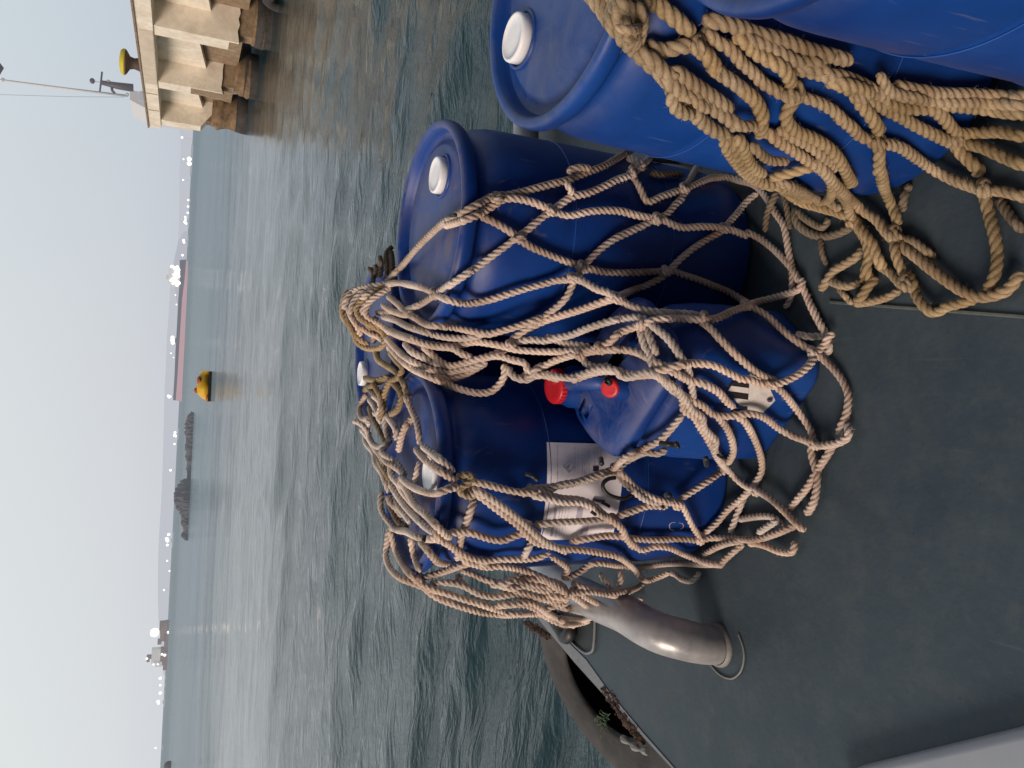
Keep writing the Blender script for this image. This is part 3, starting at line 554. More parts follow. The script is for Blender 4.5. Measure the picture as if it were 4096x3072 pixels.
# ------------------------------------------------------------------ the boat we stand on
def boat():
    t = thing('work_boat', 'dark grey steel deck carrying the drums, with a bent grey pipe and a pale coaming', 'boat', (0, 2, 0))
    # deck plate with its open left side, far edge and the fairlead slot near the corner
    edge = [(-1.62, .1), (-1.47, .9), (-1.36, 1.5), (-1.245, 2.108), (-1.18, 2.545), (-1.138, 2.805), (-1.077, 3.109), (-1.03, 3.40), (3.2, 3.46), (3.2, -2.5), (-1.9, -2.5)]
    V = [(x, y, 0) for x, y in edge]+[(x, y, -.035) for x, y in edge]; n = len(edge)
    Fc = [tuple(range(n))[::-1], tuple(range(n, 2*n))]+[(i, (i+1) % n, n+(i+1) % n, n+i) for i in range(n)]
    mesh('deck', V, Fc, 'deck', t, smooth=False)
    # worn lighter strip along the edge
    a = [onz(*p, .003) for p in [(2150, 2472), (2174, 2502), (2298, 2650), (2423, 2789), (2560, 2935), (2686, 3072), (2760, 3150)]]
    b = [onz(*p, .003) for p in [(2195, 2475), (2252, 2548), (2345, 2640), (2440, 2772), (2567, 2925), (2690, 3064), (2765, 3145)]]
    mesh('worn_edge', a+b, [(i, i+1, 8+i, 7+i) for i in range(6)], 'decklight', t, smooth=False)
    pts = [(2240, 2470), (2378, 2470), (2376, 2560), (2368, 2600), (2350, 2612), (2330, 2606), (2278, 2556), (2262, 2530)]
    mesh('fairlead_shade', [onz(*p, .006) for p in pts], [tuple(range(len(pts)))], pbr('recess_shade', (.010, .014, .016), .6, var=(.02, .025, .027), scale=6), t, smooth=False)  # flat dark sheet on the deck, the hollow's shade is its colour
    P = smooth_path([onz(*p, .010) for p in [(2380, 2470), (2378, 2540), (2372, 2596), (2358, 2611), (2338, 2611), (2310, 2590), (2276, 2556)]], .01)
    MB().tube(P, .0055, 8).done('recess_rim', 'decklight', t, smooth=True)
    MB().tube(smooth_path([onz(*p, .03) for p in [(2205, 2460), (2245, 2520), (2262, 2548), (2280, 2530), (2275, 2490)]], .01), .03, 8).done('rubber_stub', 'black', t, smooth=True)
    # bent pipe that becomes the low rail behind the drums
    K = [onz(2905, 2580, -.05), onz(2865, 2578, .0), onz(2800, 2573, .07), onz(2740, 2560, .13), onz(2646, 2534, .19), onz(2572, 2499, .22), onz(2497, 2454, .235), onz(2348, 2390, .24), onz(2205, 2295, .22), onz(2120, 2050, .18), onz(2106, 1500, .14), onz(2104, 540, .115), onz(2104, 60, .115), onz(2108, -900, .115), onz(2118, -1500, .10), onz(2135, -1560, .02)]
    P = smooth_path(K, .02); MB().tube(P, .060, 40).done('bent_pipe', 'steel', t, smooth=True)
    q = P[2]; rg = MB()
    c = onz(2872, 2579, 0)
    V, Fc = lathe([(.058, -.01), (.067, .0), (.065, .008), (.059, .014)], 36, False, False); V = np.array(V)+c
    mesh('weld_collar', V, Fc, 'scratch', t)
    P2 = smooth_path([onz(*p, .004) for p in [(2842, 2662), (2880, 2700), (2925, 2715), (2960, 2690), (2975, 2640), (2972, 2590), (2955, 2540)]], .01)
    MB().tube(P2, .0028, 6).done('grinder_scratch', 'scratch', t)
    P2 = P[4:14]; T, A, B = frames(P2)
    # ochre worn band low on the camera side of the pipe
    V = []; Fc = []; nn = 9
    for i in range(len(P2)):
        for j in range(nn):
            n0 = np.array([-.75, -.55, .35]); n0 -= T[i]*np.dot(n0, T[i]); n0 /= np.linalg.norm(n0); m0 = np.cross(T[i], n0)
            a = (j/(nn-1)-.5)*(.5+.45*math.sin(PI*i/(len(P2)-1)))
            V.append(P2[i]+.0607*(n0*math.cos(a)+m0*math.sin(a)))
    for i in range(len(P2)-1):
        for j in range(nn-1): Fc.append((i*nn+j, i*nn+j+1, (i+1)*nn+j+1, (i+1)*nn+j))
    mesh('rail_foot', *lathe_at([(.09, 0), (.07, .03), (.055, .07)], (1.35, 3.31, 0)), 'steel', t)
    # weld seam running along the deck
    s0, s1, s2 = onz(3322, 1208, .002), onz(3700, 1236, .002), onz(4180, 1272, .002)
    MB().tube([s0, s1, s2], .0045, 6).done('weld_seam', 'seam', t)
    # dents / studs on deck
    for x, y in ():
        c = onz(x, y, 0); V, Fc = ball((c[0], c[1], 0), (.012, .012, .004)); mesh('stud', V, Fc, 'black', t)
    # pale coaming to the left of where we stand
    a = np.array([-.905, 1.395, 0]); b = np.array([-.45, .728, 0]); d = (b-a)/np.linalg.norm(b-a); nrm = np.array([-d[1], d[0], 0]);
    if nrm[0] > 0: nrm = -nrm
    prof = [(0, 0), (.002, .01), (.004, .03), (.010, .042), (.025, .05), (.34, .055)]
    st = []
    for k in range(9):
        an = PI/2*k/8; st.append((-.06*math.sin(PI/2-an)+.0, .06*(1-math.sin(an))))
    V = []; Fc = []; mcols = len(prof); rows = []
    for sx, off in st: rows.append((a+d*(.06+sx), off))
    rows.append((b, 0))
    for p, off in rows:
        for w, z in prof: V.append(p+nrm*(w+off)+np.array([0, 0, z]))
    for i in range(len(rows)-1):
        for j in range(mcols-1): Fc.append((i*mcols+j, i*mcols+j+1, (i+1)*mcols+j+1, (i+1)*mcols+j))
    mesh('coaming', V, Fc, 'wall', t)
    # hull side under the deck
    V = []; Fc = []
    for x, y in [(-1.55, -2.4), (-1.35, .2), (-.92, 2.1), (-.86, 3.3), (3.1, 3.38)]: V += [(x, y, -.03), (x+.25, y-.1, -1.6)]
    for i in range(4): Fc.append((2*i, 2*i+1, 2*i+3, 2*i+2))
    mesh('hull', V, Fc, 'hull', t, smooth=False)
    # rusty lip with weed clinging at the edge
    for (x0, y0), (x1, y1), w in [((2418, 2755), (2560, 2960), 20), ((2110, 2495), (2190, 2545), 14)]:
        V = []; Fc = []
        for k in range(330):
            f = rng.random(); px = x0+(x1-x0)*f+rng.normal(0, w*.35); py = y0+(y1-y0)*f+rng.normal(0, w*.35)
            c = onz(px, py, .0); r = .003+.009*rng.random()**2; v, f2 = ball((c[0], c[1], rng.normal(-.001, .003)), (r, r*1.5, r*.45), 7, 5); v = np.array(v)+rng.normal(0, r*.22, (len(v), 3))
            n0 = len(V); V += [tuple(q) for q in v]; Fc += [tuple(i+n0 for i in g) for g in f2]
        mesh('rusty_lip', V, Fc, 'rust', t, smooth=False)
    P = smooth_path([onz(*p, .0) for p in [(2488, 2950), (2520, 2975), (2560, 3000), (2590, 3005)]], .01)
    MB().tube(P, [.010+.005*math.sin(i*.9) for i in range(len(P))], 8).done('chipped_lip', 'scratch', t)
def lathe_at(prof, c, n=36):
    V, Fc = lathe(prof, n, False, False); return np.array(V)+np.array(c), Fc
boat()
def tyre_fender():
    c = np.array([-1.235, 2.92, -.36]); V = []; Fc = []; n, k = 204, 20
    A = Matrix.Rotation(math.radians(-14), 3, 'Y') @ Matrix.Rotation(math.radians(12), 3, 'X')
    t = thing('tyre_fender', 'big worn tyre fender hung flat under the deck edge with dark hollow inside', 'tyre', tuple(c))
    prof = [(.33, .11), (.36, .125), (.44, .13), (.52, .115), (.555, .08), (.565, 0), (.555, -.08), (.52, -.115), (.44, -.13), (.36, -.125), (.33, -.11), (.34, -.09), (.43, -.10), (.50, -.085), (.525, 0), (.50, .085), (.43, .10), (.34, .09)]
    k = len(prof)
    for i in range(n):
        a = 2*PI*i/n
        for r, z in prof:
            r = .57-(.57-r)*(1.22-.30*math.sin(a-.3))+(.007*math.copysign(1, math.sin(a*34)) if r > .55 else 0); z = z*(1-.25*math.sin(a-.3))
            V.append(np.array(A @ Vector((r*.95*math.cos(a), r*1.08*math.sin(a), z)))+c)
    for i in range(n):
        for j in range(k): Fc.append((i*k+j, ((i+1) % n)*k+j, ((i+1) % n)*k+(j+1) % k, i*k+(j+1) % k))
    mesh('carcass', V, Fc, 'rubber', t)
    for rr in ():
        P = [np.array(A @ Vector((rr*.95*math.cos(a), rr*1.08*math.sin(a), .128)))+c for a in np.linspace(0, 2*PI, 73)]
        MB().tube(P, .006, 6).done('sidewall_ring', 'rubber', t, smooth=True)
    # green twine caught on it
    q = onz(2420, 2878, -.03); V = MB()
    for k in range(26):
        a = rng.random()*2*PI; l = .015+.03*rng.random(); d = np.array([math.cos(a), math.sin(a), .5*rng.random()])
        p0 = q+rng.normal(0, .02, 3)*[1, 1, .4]; V.tube([p0, p0+d*l*.5+[0, 0, .008], p0+d*l], [.0028, .0022, .0008], 5)
    o = V.done('twine_tuft', 'weed', loc=tuple(q)); o['label'] = 'frayed tuft of green twine caught between tyre and deck edge'; o['category'] = 'twine'
tyre_fender()
# ------------------------------------------------------------------ drums
PROF = [(.262, 0), (.274, .006), (.280, .02), (.281, .05), (.287, .075), (.2885, .14), (.289, .30), (.2893, .305), (.2865, .312), (.2893, .32), (.2895, .46), (.2895, .61), (.2893, .615), (.2868, .622), (.2893, .63), (.2885, .76), (.287, .80), (.280, .835), (.268, .856), (.262, .866), (.262, .880), (.268, .887), (.284, .893), (.290, .902), (.2915, .918), (.289, .930), (.283, .935), (.273, .934), (.267, .928), (.264, .912), (.259, .902)]
LID = [(.259, .902), (.250, .898), (.238, .900), (.230, .910), (.222, .914), (.12, .917), (.0005, .918)]
HULLS = []
def drum(loc, tilt, label, mat, caps, rotz=0, dent=0):
    t = thing('plastic_drum', label, 'drum', loc, 'big blue plastic drums', rot=(tilt[0], tilt[1], rotz))
    Mx = Matrix.Translation(loc) @ Matrix.Rotation(tilt[1], 4, 'Y') @ Matrix.Rotation(tilt[0], 4, 'X')
    t.rotation_euler = Mx.to_euler()
    V, Fc = lathe(PROF, 128, False, True)
    mesh('body', V, Fc, mat, t, world=False)
    V, Fc = lathe(LID, 128, False, False); mesh('lid', V, Fc, mat, t, world=False)
    for zz in (.30, .615):
        P = [(.2905*math.cos(a), .2905*math.sin(a), zz) for a in np.linspace(0, 2*PI, 97)]; v, f = tube(P, .0014, 6, False); mesh('mould_seam', v, f, 'seamblue', t, world=False)
    inv = Mx.inverted()
    for px, py, r in caps:
        c0 = onz(px, py, loc[2]+.925); c = inv @ Vector(c0); 
        for _ in range(6):   # slide along the view ray on to the lid plane
            d = Vector(ray(px, py)); lc = inv @ Vector(c0); ld = inv.to_3x3() @ d; k = (.935-lc.z)/ld.z; c0 = np.array(c0)+np.array(d)*k
        lc = inv @ Vector(c0); cx, cy = lc.x, lc.y
        V, Fc = lathe([(r*1.22, .914), (r*1.20, .921), (r*1.10, .922), (r*1.06, .915)], 40, False, False)
        mesh('bung_seat', [(x+cx, y+cy, z) for x, y, z in V], Fc, mat, t, world=False)
        V, Fc = lathe([(r*.98, .912), (r, .934), (r*.97, .940), (r*.86, .9415), (r*.84, .939), (r*.5, .9385), (.0005, .9385)], 48, False, True)
        mesh('bung_cap', [(x+cx, y+cy, z) for x, y, z in V], Fc, 'white', t, world=False)
    HULLS.append((Mx, PROF))
    return t, Mx
tA, MA = drum((.431, 2.115, .008), (math.radians(1.5), 0), 'netted blue drum with a white bung on its muddy lid, nearest the jetty', 'blue', [(1745, 700, .050)])
tB, MBm = drum((-.268, 2.170, 0), (0, 0), 'blue drum with the white paper label, standing farthest left in the net', 'blue', [(1718, 1895, .052)])
tC, MC = drum((.121, 2.715, 0), (0, 0), 'netted blue drum hidden at the back, its bung against the water', 'blue', [(1444, 1494, .046)])
tD, MD = drum((.785, 1.365, .015), (math.radians(3.0), 0), 'blue drum with a clean white bung, wrapped by the yellow netting', 'blue2', [(2058, 150, .050)])
tE, ME = drum((.800, .695, 0), (0, math.radians(-2.6)), 'blue drum nearest the camera, cut off by the corner of the photo', 'blue2', [(2700, -520, .050)])
def bvh_of(Mx, prof, grow):
    V, Fc = lathe([(r+grow, z if z > .03 else z) for r, z in prof]+[(.2, .935+grow*.4), (.01, .935+grow*.4)], 72, True, True)
    return [Mx @ Vector(v) for v in V], Fc
# ------------------------------------------------------------------ jerrycan with two red caps
CN, CL = np.array([.088, 1.505]), np.array([-.212, 1.766])
ux = (CL-CN)/np.linalg.norm(CL-CN); uy = np.array([ux[1], -ux[0]]);
if uy[1] < 0: uy = -uy
CW, CD = np.linalg.norm(CL-CN), .285
def rrect(w, d, r, n=8, cx=0, cy=0):
    P = []
    for (sx, sy, a0) in ((1, 1, 0), (-1, 1, PI/2), (-1, -1, PI), (1, -1, 3*PI/2)):
        for k in range(n):
            a = a0+PI/2*k/(n-1); P.append((cx+sx*(w/2-r)+r*math.cos(a), cy+sy*(d/2-r)+r*math.sin(a)))
    return P
def can_levels(g=0):
    """(z, inset, corner radius) rings; the shoulder slopes up towards the rear where the filler is"""
    return [(0, .022, .07), (.008, .008, .075), (.03, 0, .075), (.20, -.002, .075), (.30, .001, .075), (.37, .008, .075), (.41, .022, .07), (.426, .032, .07), (.438, .030, .07), (.448, .012, .08), (.458, .0, .09), (.474, -.004, .095), (.49, .002, .10), (.508, .014, .11), (.522, .034, .11), (.53, .06, .10), (.534, .10, .06), (.532, .14, .02)]
def can_w(u, v, z):
    """local footprint coords (u along the label face, v to the rear) to world, shoulder sheared up to the rear corner"""
    s = max(0, min(1, (z-.42)/.1)); rear = (u/CW+v/CD)   # -1..1
    zz = z+s*(.035*rear+.01)
    p = CN+ux*(CW/2+u)+uy*(CD/2+v); return (p[0], p[1], zz)
def can_mesh(g=0):
    V = []; Fc = []; rings = can_levels()
    for z, ins, r in rings:
        for u, v in rrect(CW-2*ins+2*g, CD-2*ins+2*g, r+g):
            th = math.atan2(v, u); k = np.interp(ins if z > .5 else 0, [0, .03, .06, .14], [0, .4, 1, .6]); V.append(can_w(u, v, z+(g if z > .5 else 0)+.013*k*math.sin(3*th+.6)-.006*k))
    m = len(V)//len(rings)
    for i in range(len(rings)-1):
        for j in range(m): Fc.append((i*m+j, i*m+(j+1) % m, (i+1)*m+(j+1) % m, (i+1)*m+j))
    Fc += [tuple(range(m))[::-1], tuple((len(rings)-1)*m+j for j in range(m))]
    return V, Fc
tcan = thing('jerrycan', 'squat blue plastic jerrycan with two red caps standing in front of the netted drums', 'jerrycan', (0, 1.76, 0))
V, Fc = can_mesh(); mesh('body', V, Fc, 'canblue', tcan)
def lcyl(c, r, h, mat, name, axis=(0, 0, 1), n=40):
    V, Fc = lathe([(r*.97, 0), (r, .004), (r, h-.003), (r*.93, h), (r*.6, h-.001), (.0005, h-.001)], n, False, True)
    q = Vector((0, 0, 1)).rotation_difference(Vector(axis).normalized()); V = [np.array(q @ Vector(v))+c for v in V]
    # grip ribs
    rb = MB()
    for k in range(28):
        a = 2*PI*k/28; p = np.array(q @ Vector((r*1.005*math.cos(a), r*1.005*math.sin(a), .003)))+c; p2 = np.array(q @ Vector((r*1.005*math.cos(a), r*1.005*math.sin(a), h-.004)))+c
        rb.tube([p, p2], .0016, 5)
    o = mesh(name, V, Fc, mat, tcan); rb.done('grip_ribs', mat, tcan).parent = o
    o2 = [x for x in COL.objects if x.parent == o][-1]; o2.matrix_parent_inverse = Matrix(); 
    return o
c1 = onz(2240, 1545, .60); c2 = onz(2449, 1548, .555)
V, Fc = lathe([(.060, -.10), (.058, -.03), (.050, -.012), (.050, 0)], 32, False, False); mesh('filler_neck', np.array(V)+c1, Fc, 'canblue', tcan)
lcyl(c1-np.array([0, 0, .002]), .047, .026, 'red', 'filler_cap', (-.05, -.10, 1))
V, Fc = lathe([(.036, -.06), (.032, -.02), (.026, 0)], 28, False, False); mesh('vent_neck', np.array(V)+c2, Fc, 'canblue', tcan)
lcyl(c2, .0235, .02, 'red', 'vent_cap', (-.25, -.6, .8))
# moulded grip between the two caps
P = smooth_path([onz(2262, 1535, .565), onz(2300, 1525, .590), onz(2350, 1520, .590), onz(2400, 1525, .575), onz(2440, 1535, .54)], .01)
MB().tube(P, [.022+.006*math.sin(i/len(P)*PI) for i in range(len(P))], 16).done('grip', 'canblue', tcan, smooth=True)
# card tag on the can
def facept(x, y, off=.003):
    """point on the label face (through CN, CL, vertical)"""
    n = np.array([uy[0], uy[1], 0]); o = np.array([CN[0], CN[1], 0])-n*off; d = ray(x, y); t = np.dot(o-C0, n)/np.dot(d, n); return C0+d*t
Z7 = lambda x, y: (2600+x*.40688, 1100+y*.40688)
tg = thing('hazard_tag', 'white card tag with black bars and a round hole on the jerrycan', 'tag', tuple(facept(*Z7(1080, 1150))))
def poly(nm, pts, mat, off):
    P = [facept(*Z7(*p), off) for p in pts]; mesh(nm, P, [tuple(range(len(P)))], mat, tg, smooth=False)
poly('card', [(985, 900), (1060, 930), (1180, 1120), (1232, 1232), (1205, 1262), (1112, 1352), (958, 1322), (975, 1100)], 'tag', .003)
poly('bar_panel', [(870, 1030), (984, 1062), (957, 1322), (905, 1310), (760, 1120), (800, 1060)], 'black', .0025)
poly('white_bar', [(800, 1090), (972, 1112), (969, 1166), (768, 1138)], 'tag', .0032)
poly('white_bar', [(820, 1208), (966, 1228), (962, 1292), (880, 1284)], 'tag', .0032)
hc = facept(*Z7(1175, 1225), .005); mesh('eyelet', *ball(hc, (.009, .009, .0095), 16, 8), 'ink', tg)
mesh('eyelet_hole', *ball(facept(*Z7(1176, 1227), .008), (.0065, .0065, .007), 16, 8), 'inkd', tg)
# paper label on drum B
VB, FB = bvh_of(MBm, PROF, 0.0); bvB = BVHTree.FromPolygons(VB, FB)
Z17 = lambda x, y: (2150+x*.31646, 1750+y*.31646)
def onB(x, y, off):
    d = Vector(ray(*Z17(x, y))); h = bvB.ray_cast(Vector(C0), d.normalized())
    p = h[0]; r = Vector((p.x+.268, p.y-2.17, 0)); r.normalize(); return np.array(p)+np.array(r)*off
TL, TR, BR, BL = map(np.array, ((112., 62.), (1085., 90.), (940., 1275.), (25., 1290.)))
lab = thing('paper_label', 'white paper label with a diamond mark stuck on the left netted drum', 'label', tuple(onB(500, 700, 0)))
def lpatch(nm, u0, u1, v0, v1, mat, off, nu=2, nv=24):
    V = []; Fc = []
    for i in range(nu+1):
        for j in range(nv+1):
            u = u0+(u1-u0)*i/nu; v = v0+(v1-v0)*j/nv
            p = (TL*(1-u)+TR*u)*(1-v)+(BL*(1-u)+BR*u)*v; p = p+np.array([40*math.sin(PI*v)*(1), 0])
            V.append(onB(p[0], p[1], off))
    for i in range(nu):
        for j in range(nv): Fc.append((i*(nv+1)+j, i*(nv+1)+j+1, (i+1)*(nv+1)+j+1, (i+1)*(nv+1)+j))
    return mesh(nm, V, Fc, mat, lab)
lpatch('sheet', 0, 1, 0, 1, 'paper', .0022, 16, 30)
rl = random.Random(3)
for u, v0, v1, w in [(.13, .03, .46, .004), (.36, .04, .30, .004), (.13, .62, .96, .02), (.20, .60, .97, .006), (.24, .62, .93, .004), (.28, .62, .90, .004), (.44, .62, .84, .05), (.54, .78, .98, .06), (.46, .06, .34, .003), (.49, .05, .33, .003), (.52, .07, .36, .003), (.55, .06, .30, .003), (.40, .06, .28, .003), (.62, .08, .30, .003), (.66, .08, .34, .003), (.32, .66, .88, .003), (.70, .06, .30, .003)]:
    v = v0
    while v < v1:
        l = .02+.07*rl.random() if w < .012 else (v1-v0)
        lpatch('print_line', u, u+w*1.6, v, min(v+l, v1), 'ink', .0034, 1, 6); v += l+.012
# diamond and its flame-like mark
cxd, cyd = 385, 375
ring = [(cxd+72*math.cos(a), cyd+72*math.sin(a)) for a in np.linspace(0, 2*PI, 5)]
MB().tube([onB(*p, .0035) for p in ring], .0008, 5).done('diamond', 'ink', lab)
MB().tube([onB(*p, .0036) for p in [(360, 390), (375, 360), (395, 345), (388, 378), (372, 392)]], .0013, 5).done('symbol', 'ink', lab)
for pts in [[(690, 780), (760, 795), (830, 800)], [(800, 812), (850, 835), (895, 862)]]:
    MB().tube([onB(*p, .006) for p in pts], .0045, 8).done('marker_stroke', 'inkd', lab)
lpatch('barcode', .60, .68, .235, .29, 'inkd', .0036, 1, 4)
o = MB().tube(smooth_path([onB(*p, .001) for p in [(1740, 1070), (1690, 1075), (1665, 1110), (1680, 1160), (1720, 1170)]], .004), .0011, 5).tube(smooth_path([onB(*p, .001) for p in [(1790, 1075), (1830, 1085), (1842, 1120), (1820, 1150), (1800, 1150)]], .004), .0011, 5).done('moulded_letters', 'ink', None); o.parent = tB; 
o.matrix_parent_inverse = Matrix.Translation(-Vector(tB.location))
# ------------------------------------------------------------------ rope nets
FR = {0: (0, 0, 1.8517), 1: (1300, 900, .40688), 2: (1300, 1500, .40688), 3: (1400, 1950, .40688), 4: (1500, 500, .40688), 5: (2100, 500, .40688), 6: (2100, 1100, .40688), 7: (2600, 1100, .40688), 8: (2100, 1700, .40688), 9: (2700, 1600, .40688),
      10: (1900, 0, .45208), 11: (2700, 0, .31646), 12: (3296, 200, .36166), 13: (2600, 450, .40688), 14: (3196, 650, .40688), 15: (2300, 0, .27125), 16: (2000, 2300, .49729), 17: (2150, 1750, .31646)}
def parse(s):
    out = []
    for seg in s.split(';'):
        f, pts = seg.strip().split(':'); ox, oy, k = FR[int(f)]
        for p in pts.split():
            a, b = p.split(','); out.append((ox+float(a)*k, oy+float(b)*k))
    return out
def solid(parts):
    V = []; Fc = []
    for v, f in parts:
        n = len(V); V += [Vector(q) for q in v]; Fc += [tuple(i+n for i in g) for g in f]
    return BVHTree.FromPolygons(V, Fc)
def quad(a, b, c, d): return ([a, b, c, d], [(0, 1, 2, 3)])
RR = .0112
near1 = solid([bvh_of(Mx, PROF, RR) for Mx in (MA, MBm, MC)]+[can_mesh(RR)] +
              [([(.431, 2.115, .952), (-.268, 2.17, .950), (.121, 2.715, .950)], [(0, 1, 2)])] + [([(-.10, 2.22, .955), (.34, 2.05, .955), (.30, 1.86, .66), (.02, 1.86, .66), (.02, 1.66, .56), (.26, 1.66, .56)], [(0, 1, 2, 3), (3, 2, 5, 4)])] +          # ropes bridge from lid to lid
              [ball((.20, 2.62, .94), (.13, .14, .10), 24, 12), ball((-.05, 2.5, .93), (.22, .14, .05), 24, 12), ball((-.36, 2.35, .93), (.18, .13, .05), 24, 12)] +
              [ball((-.60, 2.16, .55), (.10, .14, .42), 24, 14)])
near2 = solid([bvh_of(Mx, PROF, RR*1.1) for Mx in (MD,)])
back1 = solid([quad((-1.1, 2.2, -.1), (1.2, 2.2, -.1), (1.2, 2.2, .93), (-1.1, 2.2, .93))])
def depth_of(px, net, r):
    d = Vector(ray(*px)); L0 = d.length; dn_ = d.normalized(); best = None
    h = (near1 if net == 1 else near2).ray_cast(Vector(C0), dn_)
    if h[0] is not None: best = h[3]/L0
    if d.z < 0:
        t = (r-CH)/d.z; P = C0+np.array(d)*t
        if P[1] < 2.9 and (best is None or t < best): best = t
    if best is None and net == 1:
        h = back1.ray_cast(Vector(C0), dn_)
        if h[0] is not None: best = h[3]/L0
    return best
def rope_pts(px, net, r, lift, wig=0, seed=0, sig=7, ease=True):
    P = smooth_path(px, 5.); g = np.random.default_rng(seed); n = len(P)
    if wig:
        for k in (0, 1):
            w = gsm(g.normal(0, 1, n+40), 7)[20:20+n]; P[:, k] += w/(w.std()+1e-6)*wig
    T = np.array([np.nan if (q := depth_of(p, net, r)) is None else q for p in P])
    ok = ~np.isnan(T)
    if not ok.any(): T[:] = 2.2
    else: T = np.interp(np.arange(n), np.where(ok)[0], T[ok])
    Ts = np.minimum(gsm(T, sig), T); Ts = np.minimum(gsm(Ts, 4), T)
    und = gsm(g.normal(0, 1, n+60), 11)[30:30+n]; und = und/(und.std()+1e-6)*.004
    if ease and n > 12:
        k = np.minimum(np.arange(n), np.arange(n)[::-1])/9.; lift = lift-.016*np.clip(1-k, 0, 1)
    Ts = np.minimum(Ts-lift-np.abs(und), T)
    return np.array([C0+ray(*p)*t for p, t in zip(P, Ts)])
def rope_mesh(P, R, pitch=None, nv=21, phase=0., step=.0034, groove=1.):
    P = smooth_path(P[::2] if len(P) > 8 else P, step); pitch = pitch or R*4.9
    T, A, B = frames(P); s = np.arange(len(P))*step; ph = phase+2*PI*s/pitch+.5*gsm(rng.normal(0, 1, len(P)+120), 30)[60:60+len(P)]*5
    th = np.arange(nv)*2*PI/nv
    a = th[None]+0*ph[:, None]
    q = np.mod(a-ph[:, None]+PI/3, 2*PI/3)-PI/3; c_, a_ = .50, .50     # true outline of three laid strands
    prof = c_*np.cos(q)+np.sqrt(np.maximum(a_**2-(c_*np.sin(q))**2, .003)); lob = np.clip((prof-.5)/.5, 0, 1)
    yarn = .022*np.cos(9*q+26*ph[:, None])
    rr = R*(.10+.92*(1-(1-prof)*groove)+yarn)*(1+.07*gsm(rng.normal(0, 3, len(P)), 9)[:, None])
    e = np.minimum(np.arange(len(P)), np.arange(len(P))[::-1]); rr = rr*np.interp(e, [0, 1, 3], [.03, .72, 1.])[:, None]
    V = P[:, None]+rr[..., None]*(A[:, None]*np.cos(a)[..., None]+B[:, None]*np.sin(a)[..., None])
    n = len(P); i = np.arange(n-1)[:, None]*nv; j = np.arange(nv)[None]; j2 = (j+1) % nv
    Fc = np.stack([i+j, i+j2, i+nv+j2, i+nv+j], -1).reshape(-1, 4)
    return V.reshape(-1, 3), Fc, lob.reshape(-1), (P, T, A, B)
def fast_mesh(name, V, Fc, lay, mat, parent, caps=None):
    me = bpy.data.meshes.new(name); V = V-np.array(parent.location)
    me.vertices.add(len(V)); me.vertices.foreach_set('co', V.astype(np.float32).ravel())
    me.loops.add(Fc.size); me.loops.foreach_set('vertex_index', Fc.astype(np.int32).ravel())
    me.polygons.add(len(Fc)); me.polygons.foreach_set('loop_start', (np.arange(len(Fc))*4).astype(np.int32)); me.polygons.foreach_set('loop_total', np.full(len(Fc), 4, np.int32))
    me.polygons.foreach_set('use_smooth', np.ones(len(Fc), bool)); me.update(); me.validate()
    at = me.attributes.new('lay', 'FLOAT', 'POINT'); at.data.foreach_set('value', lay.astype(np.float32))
    me.materials.append(M[mat]); o = bpy.data.objects.new(name, me); return link(o, parent)
def fuzz(P, T, A, B, R, dens, g):
    """short stray fibres standing off the rope"""
    n = int(len(P)*.0034*dens); V = []; Fc = []
    for _ in range(n):
        i = g.integers(2, len(P)-2); a = g.random()*2*PI; nn = A[i]*math.cos(a)+B[i]*math.sin(a)
        d = nn*(.5+g.random())+T[i]*g.normal(0, 1.1); d /= np.linalg.norm(d); l = (.003+.008*g.random()**2)*(1 if R < .0115 else 1.15)
        p = P[i]+nn*R*.85; w = np.cross(d, nn+.01); w /= np.linalg.norm(w)+1e-9; w = w*.00028
        q = p+d*l*.55+nn*.0006; e = p+d*l+T[i]*g.normal(0, .002)
        k = len(V); V += [p-w, p+w, q+w*.8, q-w*.8, e, e+w*.3]; Fc += [(k, k+1, k+2, k+3), (k+3, k+2, k+5, k+4)]
    return np.array(V), np.array(Fc)
ROPE_N = [0]
def add_rope(net, root, s, R=.0112, mat='ropeA', lift=0., name='mesh_rope', wig=0, sig=7, dens=420, pts=None, pitch=None):
    ROPE_N[0] += 1; sd = ROPE_N[0]
    P = rope_pts(np.array(parse(s) if pts is None else pts), net, R, lift, wig, sd, sig)
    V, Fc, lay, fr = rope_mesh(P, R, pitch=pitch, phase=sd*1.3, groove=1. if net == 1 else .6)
    g = np.random.default_rng(sd); fv, ff = fuzz(*fr, R, dens, g)
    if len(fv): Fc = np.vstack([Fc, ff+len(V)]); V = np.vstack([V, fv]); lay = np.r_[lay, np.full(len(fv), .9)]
    return fast_mesh(name, V, Fc, lay, mat, root)
def knot(net, root, f, x, y, ang, size=30, R=.0095, mat='ropeA', lift=.016, turns=1.4):
    """a lashing that wraps once and a half round the crossing"""
    ox, oy, k = FR[f]; cx, cy = ox+x*k, oy+y*k; P = []; a0 = math.radians(ang)
    for t in np.linspace(0, turns*2*PI, int(14*turns)):
        u = size*.62*math.cos(t); v = size*.28*math.sin(t)+(t/(turns*2*PI)-.5)*size*.55
        P.append((cx+u*math.cos(a0)-v*math.sin(a0), cy+u*math.sin(a0)+v*math.cos(a0)))
    Pm = smooth_path(np.array(P), 4.); T = [depth_of(p, net, R) for p in Pm]; T = np.array([np.nan if q is None else q for q in T]); ok = ~np.isnan(T)
    if not ok.any(): return
    T = np.full(len(Pm), np.median(T[ok])); th = np.linspace(0, turns*2*PI, len(Pm))
    T = T-lift-.010*np.sin(th)
    Q = np.array([C0+ray(*p)*t for p, t in zip(Pm, T)])
    V, Fc, lay, fr = rope_mesh(Q, R, phase=x)
    return fast_mesh('lashing', V, Fc, lay, mat, root)
